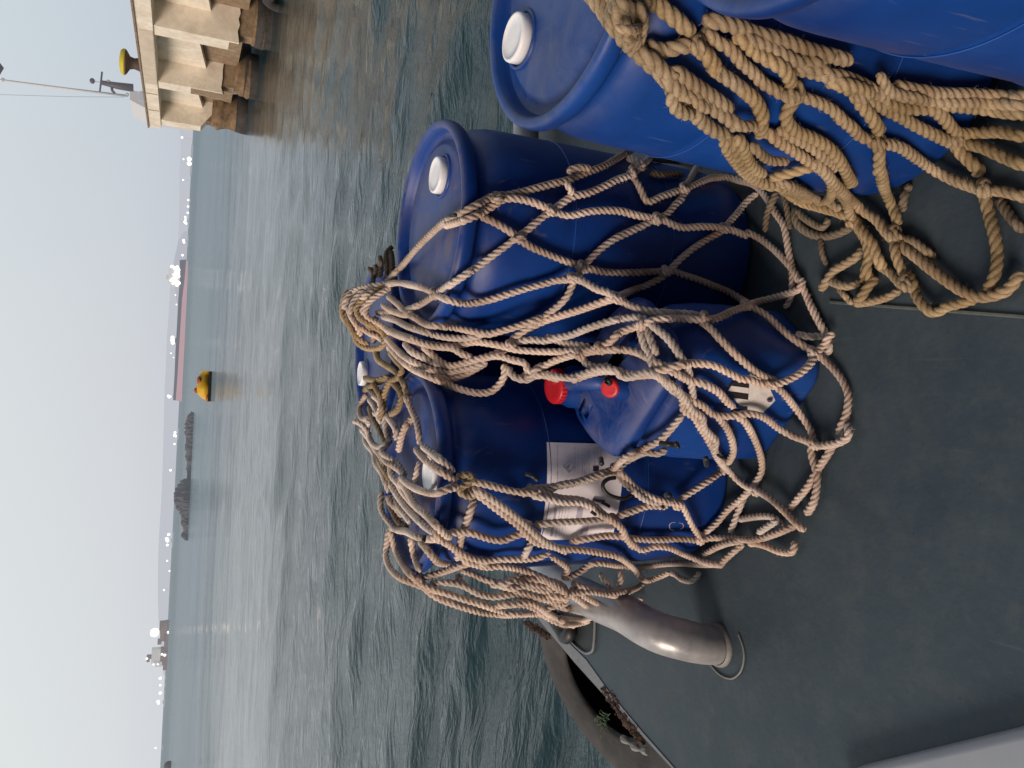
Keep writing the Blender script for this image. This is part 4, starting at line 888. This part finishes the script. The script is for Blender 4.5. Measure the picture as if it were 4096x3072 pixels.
def tie(net, root, s, r=.0035, lift=.022, nm='cable_tie'):
    P = rope_pts(np.array(parse(s)), net, r, lift, 0, 1, 3); MB().tube(P, r, 8).done(nm, 'black', root, smooth=True)
n1 = thing('cargo_net', 'pale sisal cargo net gathered over the three drums and the jerrycan', 'net', (0, 2.1, 0), 'rope cargo nets')
A_ = [  # lift, mat, path
 (.004, 'A', '4:90,1570 260,1390 420,1200 560,1060 680,960 860,862 1040,765 1180,690 1300,690 1480,650 1700,590 1900,540 2100,460;5:780,400 950,300 1050,245'),
 (.016, 'A', '4:680,990 860,945 1000,885 1150,800 1290,725 1500,745 1720,830;5:330,870 450,890 640,850 800,840 950,850 1100,890 1260,920 1370,940 1450,980 1560,1010 1750,1000 1920,1010 2050,1040 2180,1090;13:950,1180 1080,1240 1200,1330 1320,1450 1420,1570 1460,1650;7:1480,60 1520,160 1580,300 1640,420 1700,530 1740,600'),
 (.010, 'A', '4:1030,890 1180,960 1300,1030 1400,1100 1520,1190 1700,1270 1850,1330 2000,1380 2060,1420;5:640,1415 750,1440 900,1450 1100,1450 1300,1440 1420,1430 1550,1470 1700,1520 1850,1580 2000,1640;7:900,240 1000,310 1150,400 1280,520 1400,620 1530,710 1640,780 1780,900 1880,1020 1945,1160 1945,1290 1920,1400 1880,1480 1850,1570'),
 (.018, 'A', '1:500,860 620,865 750,850 900,800 1050,710 1180,620 1350,510 1500,410 1650,300 1800,190 1900,110;4:1500,1030 1620,930 1740,840 1850,760 1950,700;5:620,670 780,600 900,540 1040,490 1090,430 1180,370 1260,290'),
 (.022, 'A', '1:560,600 700,570 850,590 1000,630 1100,690 1250,750 1420,770 1600,740 1800,680 2000,620 2190,570;5:300,1530 420,1520 500,1520 580,1540 700,1610;6:830,180 950,260 1080,320 1200,352 1400,378 1600,382 1730,410'),
 (.008, 'A', '5:1040,500 1100,560 1150,660 1210,755 1350,700 1500,650 1620,610 1750,550 1850,520 2000,520 2120,550;13:1000,700 1080,760 1150,850 1230,980 1310,1100 1340,1220 1360,1350 1380,1450 1400,1560;7:1395,150 1370,250 1320,330'),
 (.012, 'A', '5:1740,370 1680,430 1620,540 1570,620 1540,720 1480,780 1400,870 1300,920 1180,980 1050,1040 900,1110 780,1190 700,1260 620,1340 580,1400 530,1470 480,1540;6:420,200 330,300 200,400 60,500 -80,600;1:1850,1120 1850,1180'),
 (.006, 'A', '13:1060,790 960,870 850,1000 770,1090 700,1170 560,1250 420,1340 300,1440 210,1530;6:1350,20 1200,100 1060,150 900,220 750,270 550,340 350,400 200,450 60,520 -50,600;1:1850,1180 1750,1230 1600,1290 1450,1330 1300,1385 1200,1395 1100,1330 1000,1230 850,1130 700,1080 560,1000 480,930'),
 (.024, 'A2', '6:-100,660 60,640 200,650 300,620 450,590 600,530 750,480 900,440 1050,420 1150,430 1230,480 1320,550 1400,620 1480,720 1540,820 1600,930 1630,1050 1650,1180 1640,1300'),
 (.030, 'A', '1:480,900 540,980 700,1060 850,1130 1050,1175 1250,1190 1400,1160 1500,1150 1700,1180 1850,1220;6:0,745 200,755 400,752 600,745 740,710 850,650 900,590 1000,540 1120,500 1250,450 1400,430 1550,430 1750,440 1900,420 2050,350 2180,310;7:1000,285 1150,240 1300,200 1420,160 1480,120 1500,30'),
 (.026, 'A', '6:-40,1000 60,960 180,900 300,840 450,790 550,770 700,745 850,735 1000,740 1120,770 1230,830 1350,890 1450,930 1520,990 1620,1040 1750,1070 1900,1150 1980,1240 2060,1310'),
 (.034, 'A', '6:1130,980 1250,960 1400,925 1550,880 1700,870 1850,890 2000,960 2120,1020;7:980,1030 1080,1070 1180,1085 1290,1060 1420,1000 1520,930 1590,850 1620,780 1700,700 1750,620 1810,560'),
 (.036, 'A', '6:-60,1030 60,1000 180,985 320,1020 450,1035 600,985 750,945 900,945 1000,975 1130,985 1280,985 1380,1060 1480,1160'),
 (.044, 'A2', '6:180,960 320,1000 460,1010 600,965 740,925 870,935 960,1000 1060,1000 1200,960 1330,1010 1430,1110 1530,1180'),
 (.032, 'A', '6:1400,1060 1500,1150 1620,1225 1750,1290 1850,1370;7:770,1390 900,1370 1030,1370 1150,1420 1250,1500 1400,1580 1520,1620;9:1400,445 1520,440 1620,415 1700,360 1705,280 1690,220'),
 (.040, 'A', '6:1340,1000 1440,1090 1540,1210 1560,1330 1660,1400 1720,1500 1790,1600;9:330,400 400,520 480,640 580,750 700,850 800,890 950,980 1080,1100 1200,1220 1290,1290'),
 (.048, 'A2', '6:1400,1040 1500,1130 1600,1260 1640,1330 1740,1400 1760,1500 1850,1600;9:400,400 390,500 440,600 540,710 650,820'),
 (.040, 'A', '6:1560,1370 1480,1460 1400,1550 1320,1630 1220,1680;8:1180,225 1050,290 950,345 880,420 750,490 600,540 450,580 250,610 80,630 -40,690'),
 (.048, 'A2', '8:1400,240 1300,280 1180,270 1060,320 980,370 900,440 800,460 680,500 520,560 350,590 200,650 60,640 -60,660'),
 (.046, 'A', '8:880,430 980,510 1080,610 1200,690 1300,730 1450,770 1540,790 1600,900 1650,1000 1720,1110'),
 (.054, 'A2', '8:900,470 960,550 1060,640 1160,720 1260,760 1380,760 1480,740'),
 (.030, 'A', '9:470,690 350,780 200,880 50,980;8:1540,770'),
 (.030, 'A', '8:1400,800 1200,800 1050,850 900,900'),
 (.026, 'A2', '8:80,985 300,960 500,950 700,935 860,905'),
 (.050, 'A', '8:0,620 150,660 350,720 520,735 650,780 760,870 870,950 950,1020 1000,1120 1080,1190 1150,1230 1280,1200 1420,1210 1550,1270 1650,1310 1800,1360 1950,1380'),
 (.058, 'A2', '8:60,690 200,720 380,760 520,760 640,800 700,860 800,920'),
 (.030, 'A', '8:430,1150 600,1120 800,1090 950,1100 1100,1120 1300,1130 1500,1120 1700,1130 1850,1110 2000,1120;9:650,1370 750,1375 850,1360 1000,1310 1120,1260 1200,1230'),
 (.022, 'A', '9:720,1410 800,1410 900,1440 1020,1490 1130,1500 1170,1460 1180,1380'),
 (.020, 'A', '9:260,1330 400,1220 520,1080 640,980 720,900 800,800 850,700 850,600 820,480 760,340 690,220 640,180 560,130'),
 (.022, 'A', '9:380,120 450,200 510,280 560,400 570,520 520,620'),
 (.018, 'A', '7:1160,1060 1300,1150 1400,1270 1500,1400 1570,1510 1600,1600;9:1340,420 1340,520 1370,640 1400,750 1390,880 1360,1010 1290,1120'),
 (.014, 'A', '9:1570,430 1500,540 1430,640 1360,760 1300,860 1200,980 1130,1070'),
 (.020, 'A', '8:1750,1290 1850,1220 2000,1160 2150,1140'), (.014, 'A', '8:2150,1170 2050,1250 1950,1340 1930,1380'),
 (.008, 'A2', '9:700,920 640,1050 590,1180 540,1300'), (.004, 'A2', '9:620,1180 780,1150 950,1150 1060,1230'), (.004, 'A2', '9:810,1310 900,1250 1010,1180'),
 (.016, 'A', '7:480,440 600,530 680,620 760,700 850,790 950,880 1050,960 1180,1030 1250,1045'),
 (.004, 'A2', '7:1430,580 1560,605 1700,600 1740,640 1765,720 1720,800'),
 (.020, 'A2', '6:1130,500 1150,600 1180,700 1230,780 1250,900 1330,960'), (.028, 'A2', '6:1200,520 1230,620 1270,720 1300,800'),
 (.012, 'A2', '6:200,600 330,650 430,680 560,700 650,720'), (.014, 'A2', '6:560,820 620,880 700,910 850,900'),
 # left hand drum: hanging bundles
 (.020, 'A', '3:390,400 365,550 355,680 400,800 500,890 650,950 780,1000 950,1040 1100,1090 1250,1140 1400,1190 1520,1225'),
 (.034, 'A', '3:400,420 430,560 480,690 540,790 640,900 720,955 850,1010 1000,1060 1150,1110 1300,1150 1430,1190'),
 (.012, 'A', '3:720,980 850,1080 1000,1140 1150,1190 1300,1230 1500,1250 1700,1250 1880,1235;16:320,300 430,370 530,400 640,395 720,370'),
 (.016, 'A', '3:600,490 615,600 640,700 690,820'), (.016, 'A', '3:690,520 750,600 810,680 880,740 970,755'),
 (.036, 'A', '3:670,895 850,850 1000,800 1120,760 1230,740 1390,735'),
 (.030, 'A2', '3:380,395 520,420 620,465 720,505'), (.034, 'A', '3:730,510 850,510 950,550 1060,630 1180,690 1320,720 1500,705 1700,705 1850,690 1970,640'),
 (.038, 'A', '3:900,480 1050,440 1200,450 1350,500 1500,520 1620,475 1720,455 1850,480;8:-30,960 60,980'),
 (.042, 'A', '2:700,1030 760,1140 850,1250 940,1330 1050,1430 1150,1540 1230,1600'), (.050, 'A2', '2:640,1060 700,1170 790,1290 880,1390 970,1480 1080,1560'),
 (.056, 'A2', '2:750,1050 830,1180 900,1300 1000,1380 1090,1480'),
 (.048, 'A', '2:1310,1100 1400,1150 1500,1180 1650,1290 1800,1400 1900,1480;8:0,1060 100,1150 250,1190 400,1220 550,1230 750,1260 900,1290 1000,1350 1080,1420 1130,1490 1200,1530 1300,1500 1420,1450'),
 (.054, 'A2', '2:1400,1110 1520,1150 1680,1250 1820,1350 1940,1450;8:60,1040 180,1140 300,1200 420,1250'),
 (.020, 'A2', '8:1420,1450 1480,1470 1550,1520 1640,1530 1700,1480 1720,1430'),
 (.012, 'A', '2:1470,1200 1430,1340 1370,1500 1340,1600;3:1070,620 1050,720'),
 (.044, 'A', '3:1090,690 1200,750 1350,785 1450,775 1600,790 1750,830 1900,890 2020,960 2110,1030 2110,1080 2000,1070 1900,1055'),
 (.034, 'A', '3:1090,810 1200,850 1300,895 1450,935 1600,930 1750,955 1900,980 2050,1000'),
 (.030, 'A', '3:1060,850 1080,920 1150,980 1250,1040 1400,1075 1600,1060 1800,1080 1950,1110 2100,1150;16:560,160 700,250 800,290 860,340'),
 (.026, 'A2', '3:780,940 950,935 1080,955 1180,1000 1300,1060'), (.022, 'A', '3:1430,1160 1600,1150 1750,1130 1850,1170 1950,1240 2080,1310 2212,1370'),
 (.028, 'A2', '3:1450,960 1600,990 1700,965 1820,1000 2000,1030'), (.034, 'A2', '3:1790,540 1740,620 1700,700'), (.036, 'A2', '3:1650,860 1560,930 1480,950 1380,960'),
 (.040, 'A', '8:250,1290 350,1350 420,1420 380,1500 470,1480 560,1430 640,1370 750,1360 900,1380 1030,1395 1150,1400 1350,1370 1550,1360 1750,1370 1950,1370'),
 (.046, 'A', '8:0,1470 120,1490 250,1560 370,1640 500,1650 650,1640 800,1660 950,1640 1080,1610 1150,1560 1180,1530'),
 (.012, 'A', '8:930,1430 945,1510 915,1590'), (.010, 'A2', '8:740,1450 790,1540 860,1600'),
 (.030, 'A', '16:0,100 200,150 400,200 510,190 530,120 450,60 300,40 150,30'), (.024, 'A', '16:0,245 200,240 330,285 450,250 600,290 720,320'), (.018, 'A', '16:0,315 200,312 330,320 450,345 560,360 700,370'),
 (.036, 'A', '16:570,60 700,110 850,150 950,165 1050,130 1130,70'), (.030, 'A', '16:560,100 680,175 800,235 900,275 1000,245 1080,220 1150,185'), (.026, 'A2', '16:620,380 720,350 800,310 900,290 1000,270 1060,240'),
 (.034, 'A2', '16:780,300 800,350 850,372 880,340 860,300'),
 # gathered neck
 (.05, 'A', '1:250,680 230,800 260,900 320,1000 360,1100'), (.045, 'B2', '1:300,660 290,780 330,880 400,960 470,1050 480,1160'), (.062, 'A2', '1:420,620 330,690 270,780 260,880 300,960'), (.05, 'A', '1:600,640 480,720 400,790 370,860 420,950 520,1040 540,1140'), (.055, 'B2', '1:200,760 210,880 260,1000 340,1120 440,1180'), (.03, 'A2', '1:260,650 210,740 190,830'), (.06, 'A', '1:350,1000 430,1060 520,1100 580,1150'), (.04, 'A', '1:480,640 400,690 340,760'), (.03, 'D', '2:430,300 470,420 540,560 620,690'), (.03, 'A2', '2:350,520 430,620 480,700 560,820 600,940'), (.03, 'B2', '2:500,760 560,900 620,1000 660,1100'), (.03, 'D', '2:600,1200 660,1330 720,1440 800,1500'), (.03, 'A2', '2:680,1180 720,1290 790,1380 850,1460'), (.03, 'B2', '2:470,80 540,200 560,320 540,430'), (.03, 'D', '2:420,100 480,180 560,160'),
 (.060, 'B2', '1:230,640 180,750 170,880 230,980 280,1060 320,1160 420,1215 540,1205 600,1130 560,1050 450,985 350,910 330,840'),
 (.040, 'A2', '1:300,620 215,700 200,850 250,980 300,1100 380,1200'), (.066, 'B2', '1:640,570 520,630 400,720 320,800 330,900 430,975 560,1010 600,1090'),
 (.070, 'A', '1:650,620 520,690 430,770 400,870 450,930 560,985 640,1060'), (.050, 'A2', '1:210,690 300,640 400,610 520,590 640,580'),
 (.050, 'A', '1:560,780 650,840 780,880 880,860'), (.044, 'A', '1:620,700 720,780 800,860 900,920 1000,980 1150,995 1300,1015 1450,1045 1600,1070 1700,1050 1850,1010 2000,960 2140,905'),
 (.050, 'A2', '1:560,900 700,940 820,1000 950,1040 1100,1085 1250,1110 1400,1112 1550,1085'), (.056, 'A', '1:520,960 650,1050 800,1100 950,1160 1100,1195 1250,1210 1350,1270 1440,1300'),
 (.044, 'A', '1:960,1190 1060,1280 1150,1355 1250,1385 1400,1350 1550,1310 1700,1290 1850,1330 1960,1360 2000,1430 2100,1450'),
 (.050, 'A', '1:600,1110 700,1220 800,1310 900,1365 1050,1425 1200,1450 1350,1420 1480,1390 1600,1345'),
 (.040, 'A', '1:620,1190 730,1310 850,1410 1000,1480 1150,1545 1300,1605 1480,1650 1620,1640 1720,1560 1770,1450 1760,1370'),
 (.036, 'A2', '1:780,1160 860,1250 980,1310 1100,1370 1220,1425'), (.034, 'A', '1:1060,1500 1230,1515 1350,1480 1450,1430 1560,1370'),
 (.044, 'A2', '1:1790,1390 1850,1480 1950,1520 2030,1500 2060,1430 2150,1380'),
 (.020, 'D', '1:540,520 550,420 540,310'), (.020, 'D', '1:490,530 505,450 490,385'), (.016, 'D', '1:620,500 610,390 600,290 660,215'), (.016, 'D', '1:460,580 475,490 430,420'), (.012, 'D', '1:660,500 660,380 650,260'),
 (.030, 'B2', '1:500,1200 520,1320 600,1380 700,1450 770,1550 800,1640;2:830,220'), (.040, 'B2', '1:640,1250 700,1330 760,1400 720,1500 640,1540 600,1620;2:580,250 590,400'),
 (.044, 'A', '2:790,200 850,340 900,450 920,550 930,680'), (.048, 'A', '2:890,720 980,830 1080,910 1200,990 1290,1050'), (.056, 'A2', '2:950,690 1080,790 1180,870 1270,960'),
 (.036, 'A', '2:860,420 790,510 750,620 720,760'), (.034, 'A2', '2:600,100 575,250 590,400 600,550 640,670'), (.044, 'B2', '2:650,60 750,180 720,330 640,390'), (.040, 'A2', '2:610,400 690,520 700,640'),
 (.044, 'B2', '2:390,30 500,50 630,10'), (.040, 'B2', '2:385,150 440,120 530,70 620,20'), (.050, 'A', '2:400,200 355,280 340,360 370,430 440,430'), (.060, 'A2', '2:265,450 350,480 420,560 450,650 520,710 600,690 560,760 640,820 710,870'),
 (.050, 'A2', '2:430,440 410,560 400,660 480,770 500,870 560,960 600,1060 640,1160'), (.054, 'A', '2:540,750 600,850 680,900 760,970 740,1060 800,1100'), (.044, 'A2', '2:690,830 740,910 790,990'), (.058, 'A2', '2:640,850 650,980 710,1060 790,1140'),
 (.060, 'A', '2:740,1000 830,1080 950,1140 1080,1165 1200,1125 1300,1090'), (.054, 'A', '2:1350,1030 1450,1050 1600,1080 1750,1120 1900,1150 2050,1160;8:100,650 160,690'),
 (.064, 'B2', '2:1290,1010 1360,985 1450,1000 1400,1070 1320,1120 1370,1180 1480,1200'), (.036, 'A2', '2:560,1140 545,1280 580,1380 650,1470 700,1520 800,1540 900,1590 1000,1620'),
 (.040, 'A2', '2:620,1180 640,1250 700,1310 760,1390'), (.036, 'A2', '2:430,230 480,300 520,400 560,480'), (.020, 'A', '2:930,840 905,940 885,1050'), (.030, 'A2', '2:470,200 540,260 540,360 480,380'),
 (.020, 'A', '5:1000,320 1080,350 1160,400 1120,440 1060,460'), (.018, 'A', '5:410,470 480,430 560,420 640,430'), (.026, 'A', '5:400,560 440,620 460,690'),
 (.0, 'D', '5:1250,330 1400,350 1550,370 1720,380'), (.0, 'D', '5:1230,470 1340,490 1450,480 1560,500'), (.0, 'D', '13:1250,790 1190,900 1150,1010 1130,1180'), (.0, 'D', '13:1310,800 1350,960 1375,1150'),
]
MATN = {'A': 'ropeA', 'A2': 'ropeA2', 'B': 'ropeB', 'B2': 'ropeB2', 'D': 'ropeD'}
for lf, mt, s in A_:
    nm = 'frayed_end' if mt == 'D' and s.startswith('1:') else 'mesh_rope'
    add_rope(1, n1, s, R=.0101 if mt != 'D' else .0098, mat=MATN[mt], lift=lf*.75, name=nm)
for f, x, y, a in [(4, 1730, 835, 40), (4, 1410, 1110, -20), (5, 560, 1390, 60), (5, 480, 1500, 20), (5, 1390, 1430, 30), (5, 1300, 920, 60), (5, 1960, 1010, 20), (5, 1570, 620, 40), (6, 900, 220, 30), (6, 1150, 480, 70), (6, 740, 720, 40), (7, 950, 290, 20), (7, 540, 420, 60),
                   (7, 1160, 1060, 30), (7, 1600, 760, 50), (9, 790, 890, 40), (9, 470, 670, 60), (9, 1370, 430, 40), (8, 880, 440, 70), (8, 1500, 780, 30), (8, 1720, 1120, 50), (8, 1060, 1160, 60), (8, 870, 920, 40), (6, 1450, 920, 20), (6, 550, 780, 50), (4, 1200, 720, -30),
                   (5, 1060, 460, 70), (1, 1080, 670, 40), (3, 690, 900, 60), (3, 1320, 730, 20), (3, 860, 480, 60), (1, 1830, 1180, 30), (8, 60, 640, 60), (9, 250, 1350, 50)]:
    knot(1, n1, f, x, y, a, size=29, R=.0082, lift=.026)
for s, r in [('8:1330,180 1400,190 1500,190', .007), ('8:10,480 70,500 130,545', .006), ('17:980,508 900,522 832,575 832,645 885,712 965,752 1080,772 1180,730', .0058), ('8:650,850 690,880', .004), ('8:1380,690 1420,690', .004), ('8:1350,790 1360,815', .0035),
             ('4:735,890 790,885', .0045), ('9:420,540 500,590', .004), ('3:730,470 725,520', .005), ('17:800,270 810,330', .004), ('6:800,1030 830,1060', .004), ('9:0,420 30,460', .005), ('9:300,560 310,640', .004)]:
    tie(1, n1, s, r)
mesh('fibre_tips', *ball((0, 0, 0), .0001, 4, 2), 'black', n1) if False else None
# the yellow net over the other drum
n2 = thing('cargo_net', 'thicker yellowish cargo net with a sewn border hanging between the two unnetted drums', 'net', (.6, 1.3, 0), 'rope cargo nets')
B_ = [
 (.020, 'B2', '15:1000,620 1150,700 1300,750 1500,700 1650,680 1800,700 1900,770 2000,900 2120,1060;11:450,830 600,950 750,1050 900,1170 1020,1280 1080,1400 1100,1540', .0125),
 (.026, 'B', '15:1800,700 1900,770 2000,900 2120,1060;11:450,830 600,950 750,1050 900,1170 1020,1280 1080,1400 1110,1500 1060,1640', .0125),
 (.016, 'B', '15:600,-420 800,-180 950,-40 1050,0 1200,60 1350,170 1500,300 1620,400 1740,510', .0135),
 (.012, 'B2', '11:320,380 430,440 540,540 650,580 750,680 850,800 1000,930 1100,1040 1250,1130 1400,1210 1600,1230 1800,1290 2000,1400 2120,1520;12:150,740 300,850 400,950 550,1010 700,1040 850,1080 1000,1180 1200,1320 1400,1420 1600,1500 1750,1550 2000,1570 2260,1640', .0118),
 (.020, 'B', '11:1460,1060 1560,1140 1530,1250 1430,1380 1400,1480 1450,1580;13:1450,190 1600,250 1750,340 1850,450 1920,570 1990,710', .0125),
 (.030, 'B2', '11:350,230 600,290 800,340 1000,420 1200,470 1400,530 1600,600 1800,660 2000,710;12:60,60 180,90 290,120', .0130),
 (.024, 'B', '11:750,420 900,540 1000,650 1150,740 1300,820 1400,900 1450,1000 1480,1080', .0125), (.036, 'B2', '11:820,400 950,500 1100,540 1300,650 1500,760 1700,780 1900,790', .0125),
 (.018, 'B', '11:1060,680 1200,760 1330,830 1450,880 1600,880 1800,930 2000,1000 2100,1080;12:200,400 330,460 450,540 650,640 850,740 1000,830 1200,930 1400,1020 1550,1040 1750,1080 1950,1170 2260,1290', .0125),
 (.028, 'B2', '11:1500,800 1700,860 1900,890;12:0,270 200,300 400,370 600,480 700,540', .0130), (.036, 'B', '12:20,330 200,370 400,420 560,500', .0125),
 (.040, 'B2', '12:600,250 670,370 740,460 860,500 1000,520 1150,560', .0110), (.030, 'B2', '12:740,390 1000,440 1300,480 1700,490 2260,530', .0130), (.034, 'B2', '12:750,480 1000,530 1300,570 1700,580 2260,615', .0125),
 (.020, 'B', '12:1180,620 1400,620 1700,650 2000,690 2260,725', .0125), (.022, 'B', '12:560,530 800,620 1000,650 1200,660 1320,750 1420,870 1500,920 1700,920 1950,910 2260,970', .0125),
 (.026, 'B', '12:300,430 400,590 490,700 560,800 620,900', .0125), (.020, 'B', '12:1420,960 1480,1100 1600,1220 1700,1320 1715,1400', .0120),
 (.022, 'B', '12:610,1040 610,1200 610,1350;14:800,80 840,260 900,400 950,520 975,630', .0125), (.018, 'B', '14:1830,190 1830,350 1880,550 1930,750 1950,950 1920,1120 1840,1270', .0120),
 (.018, 'B2', '13:1130,170 1250,270 1400,370 1550,470 1700,570 1800,690 1900,790;14:540,400 640,480 760,560 860,680 940,760 1060,860 1180,950 1320,1060 1450,1160 1600,1260 1750,1320 1900,1310 2050,1250 2150,1130 2212,1080', .0125),
 (.020, 'B', '14:550,590 640,700 720,800 760,900 825,1050', .0125), (.024, 'B', '14:930,750 950,900 990,1020 1040,1130', .0125), (.014, 'B', '14:690,880 650,1050 640,1200', .0110), (.012, 'B', '14:750,1000 900,1090 1000,1200 1080,1240', .0110),
 (.016, 'B', '14:770,1120 680,1220 600,1340 540,1385', .0115), (.016, 'B', '14:1070,1090 1120,1200 1180,1350 1280,1460 1360,1470 1450,1420 1600,1380 1750,1340', .0120),
 (.010, 'B2', '14:210,1260 280,1150 350,1060 450,1000 560,930 640,850', .0115), (.006, 'B2', '14:290,1160 400,1205 500,1215 610,1180', .0105), (.008, 'B2', '14:540,1390 700,1370 850,1330 1000,1255', .0100), (.004, 'B2', '14:380,1220 450,1310 530,1390', .0085),
 (.030, 'B', '13:1180,640 1350,600 1500,560 1630,525', .0125), (.022, 'B2', '13:990,300 1080,400 1180,470 1290,480 1360,490', .0100), (.034, 'B', '13:1100,50 1115,140 1060,240', .0110),
 (.020, 'B2', '13:1250,150 1400,240 1550,320 1700,430 1820,560', .0115), (.034, 'B', '13:1760,640 1790,760 1750,860 1620,880', .0110), (.030, 'B', '13:1400,700 1480,830 1600,860 1700,900', .0115),
 (.030, 'B', '13:1850,770 1930,870 1960,980 2010,1060 2060,1150 2120,1250 2150,1400 2130,1550 2170,1659', .0125),
 (.0, 'D', '13:1420,930 1440,1080 1550,1180 1700,1220 1850,1190 1990,1120', .0110), (.0, 'D', '13:1680,1240 1690,1380 1740,1500', .0080), (.0, 'D', '14:1080,230 1030,350 1010,500', .0100), (.0, 'D', '14:1960,350 2040,480 2150,620 2212,680', .0100),
 (.0, 'D', '13:1430,960 1550,1060 1700,1130 1760,1040', .0100), (.0, 'B2', '14:1010,740 1120,770 1250,870 1340,950', .0100),
 # the thick sewn border made of several strands side by side
 (.020, 'B2', '15:80,-420 150,-220 250,-40 330,60 420,180 520,330 620,450 740,600 830,690 920,780 1050,900 1200,1030 1350,1160;10:1640,640 1740,780 1790,900 1870,980 1960,1000;13:480,60 620,170 740,230 800,330 880,430 980,560 1080,660', .0135),
 (.034, 'B2', '15:150,-420 230,-220 330,-40 410,60 500,170 600,300 700,430 800,560 880,650', .0135), (.040, 'B2', '15:240,-420 320,-220 430,-40 530,60 620,160 700,290 780,420 850,560 900,670', .0135), (.034, 'B2', '15:300,-420 430,-200 560,-40 660,30 760,110 800,220 830,350 860,480 890,600', .0130),
 (.044, 'B2', '15:480,130 580,160 700,190 820,190 930,150', .0075), (.044, 'B2', '15:540,250 660,290 780,310 880,300', .0075), (.044, 'B2', '15:600,400 720,430 840,440 960,420', .0075), (.044, 'B2', '15:680,540 780,570 880,570 970,540', .0075),
 (.046, 'B2', '15:820,110 920,150 970,250 975,370 960,480 930,600 960,680', .0125),
 (.040, 'B2', '15:880,720 1000,800 1150,900 1280,1020 1420,1130;11:0,900 120,980 250,1080 400,1180 560,1290 700,1400', .0130), (.048, 'B2', '15:1250,1060 1380,1200 1500,1300 1620,1390;11:250,1220 400,1320 560,1430 700,1520 800,1610', .0130),
 (.054, 'B2', '11:-30,1130 100,1210 230,1250 330,1330 430,1370', .0110), (.050, 'B2', '10:1760,780 1740,870 1780,960 1850,1000 1930,1010', .0130), (.058, 'B2', '11:700,1480 780,1560 860,1600 960,1590 1040,1620', .0105),
 (.046, 'B', '13:760,230 830,330 880,440 950,560 1060,660 1160,700 1250,690', .0130), (.054, 'B', '13:850,220 920,340 960,450 1020,540 1120,610', .0120), (.050, 'B', '13:720,250 760,370 850,500 950,610 1060,690', .0115),
 (.050, 'B', '13:1080,700 1180,720 1300,730 1400,780 1480,850 1560,900', .0125), (.046, 'B', '13:1300,740 1400,830 1500,890 1650,930 1800,970 1900,1010 2000,1050', .0130), (.054, 'B2', '13:1240,680 1380,720 1500,780 1640,850 1760,880 1880,960', .0115),
 (.054, 'B2', '13:1600,480 1700,560 1800,680 1880,760 1940,850 1960,1000 2000,1060', .0120),
]
for lf, mt, s, R in B_:
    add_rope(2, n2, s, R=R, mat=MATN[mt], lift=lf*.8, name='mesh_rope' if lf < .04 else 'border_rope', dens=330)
for f, x, y, a in [(11, 300, 560, 60), (11, 1480, 1180, 60), (12, 600, 1010, 60), (12, 1780, 1530, 60), (12, 1450, 960, 40), (14, 950, 700, 60), (13, 2000, 1050, 30), (12, 420, 480, 50), (14, 1070, 1180, 40)]:
    knot(2, n2, f, x, y, a, size=44, R=.0105, mat='ropeB2', lift=.026)
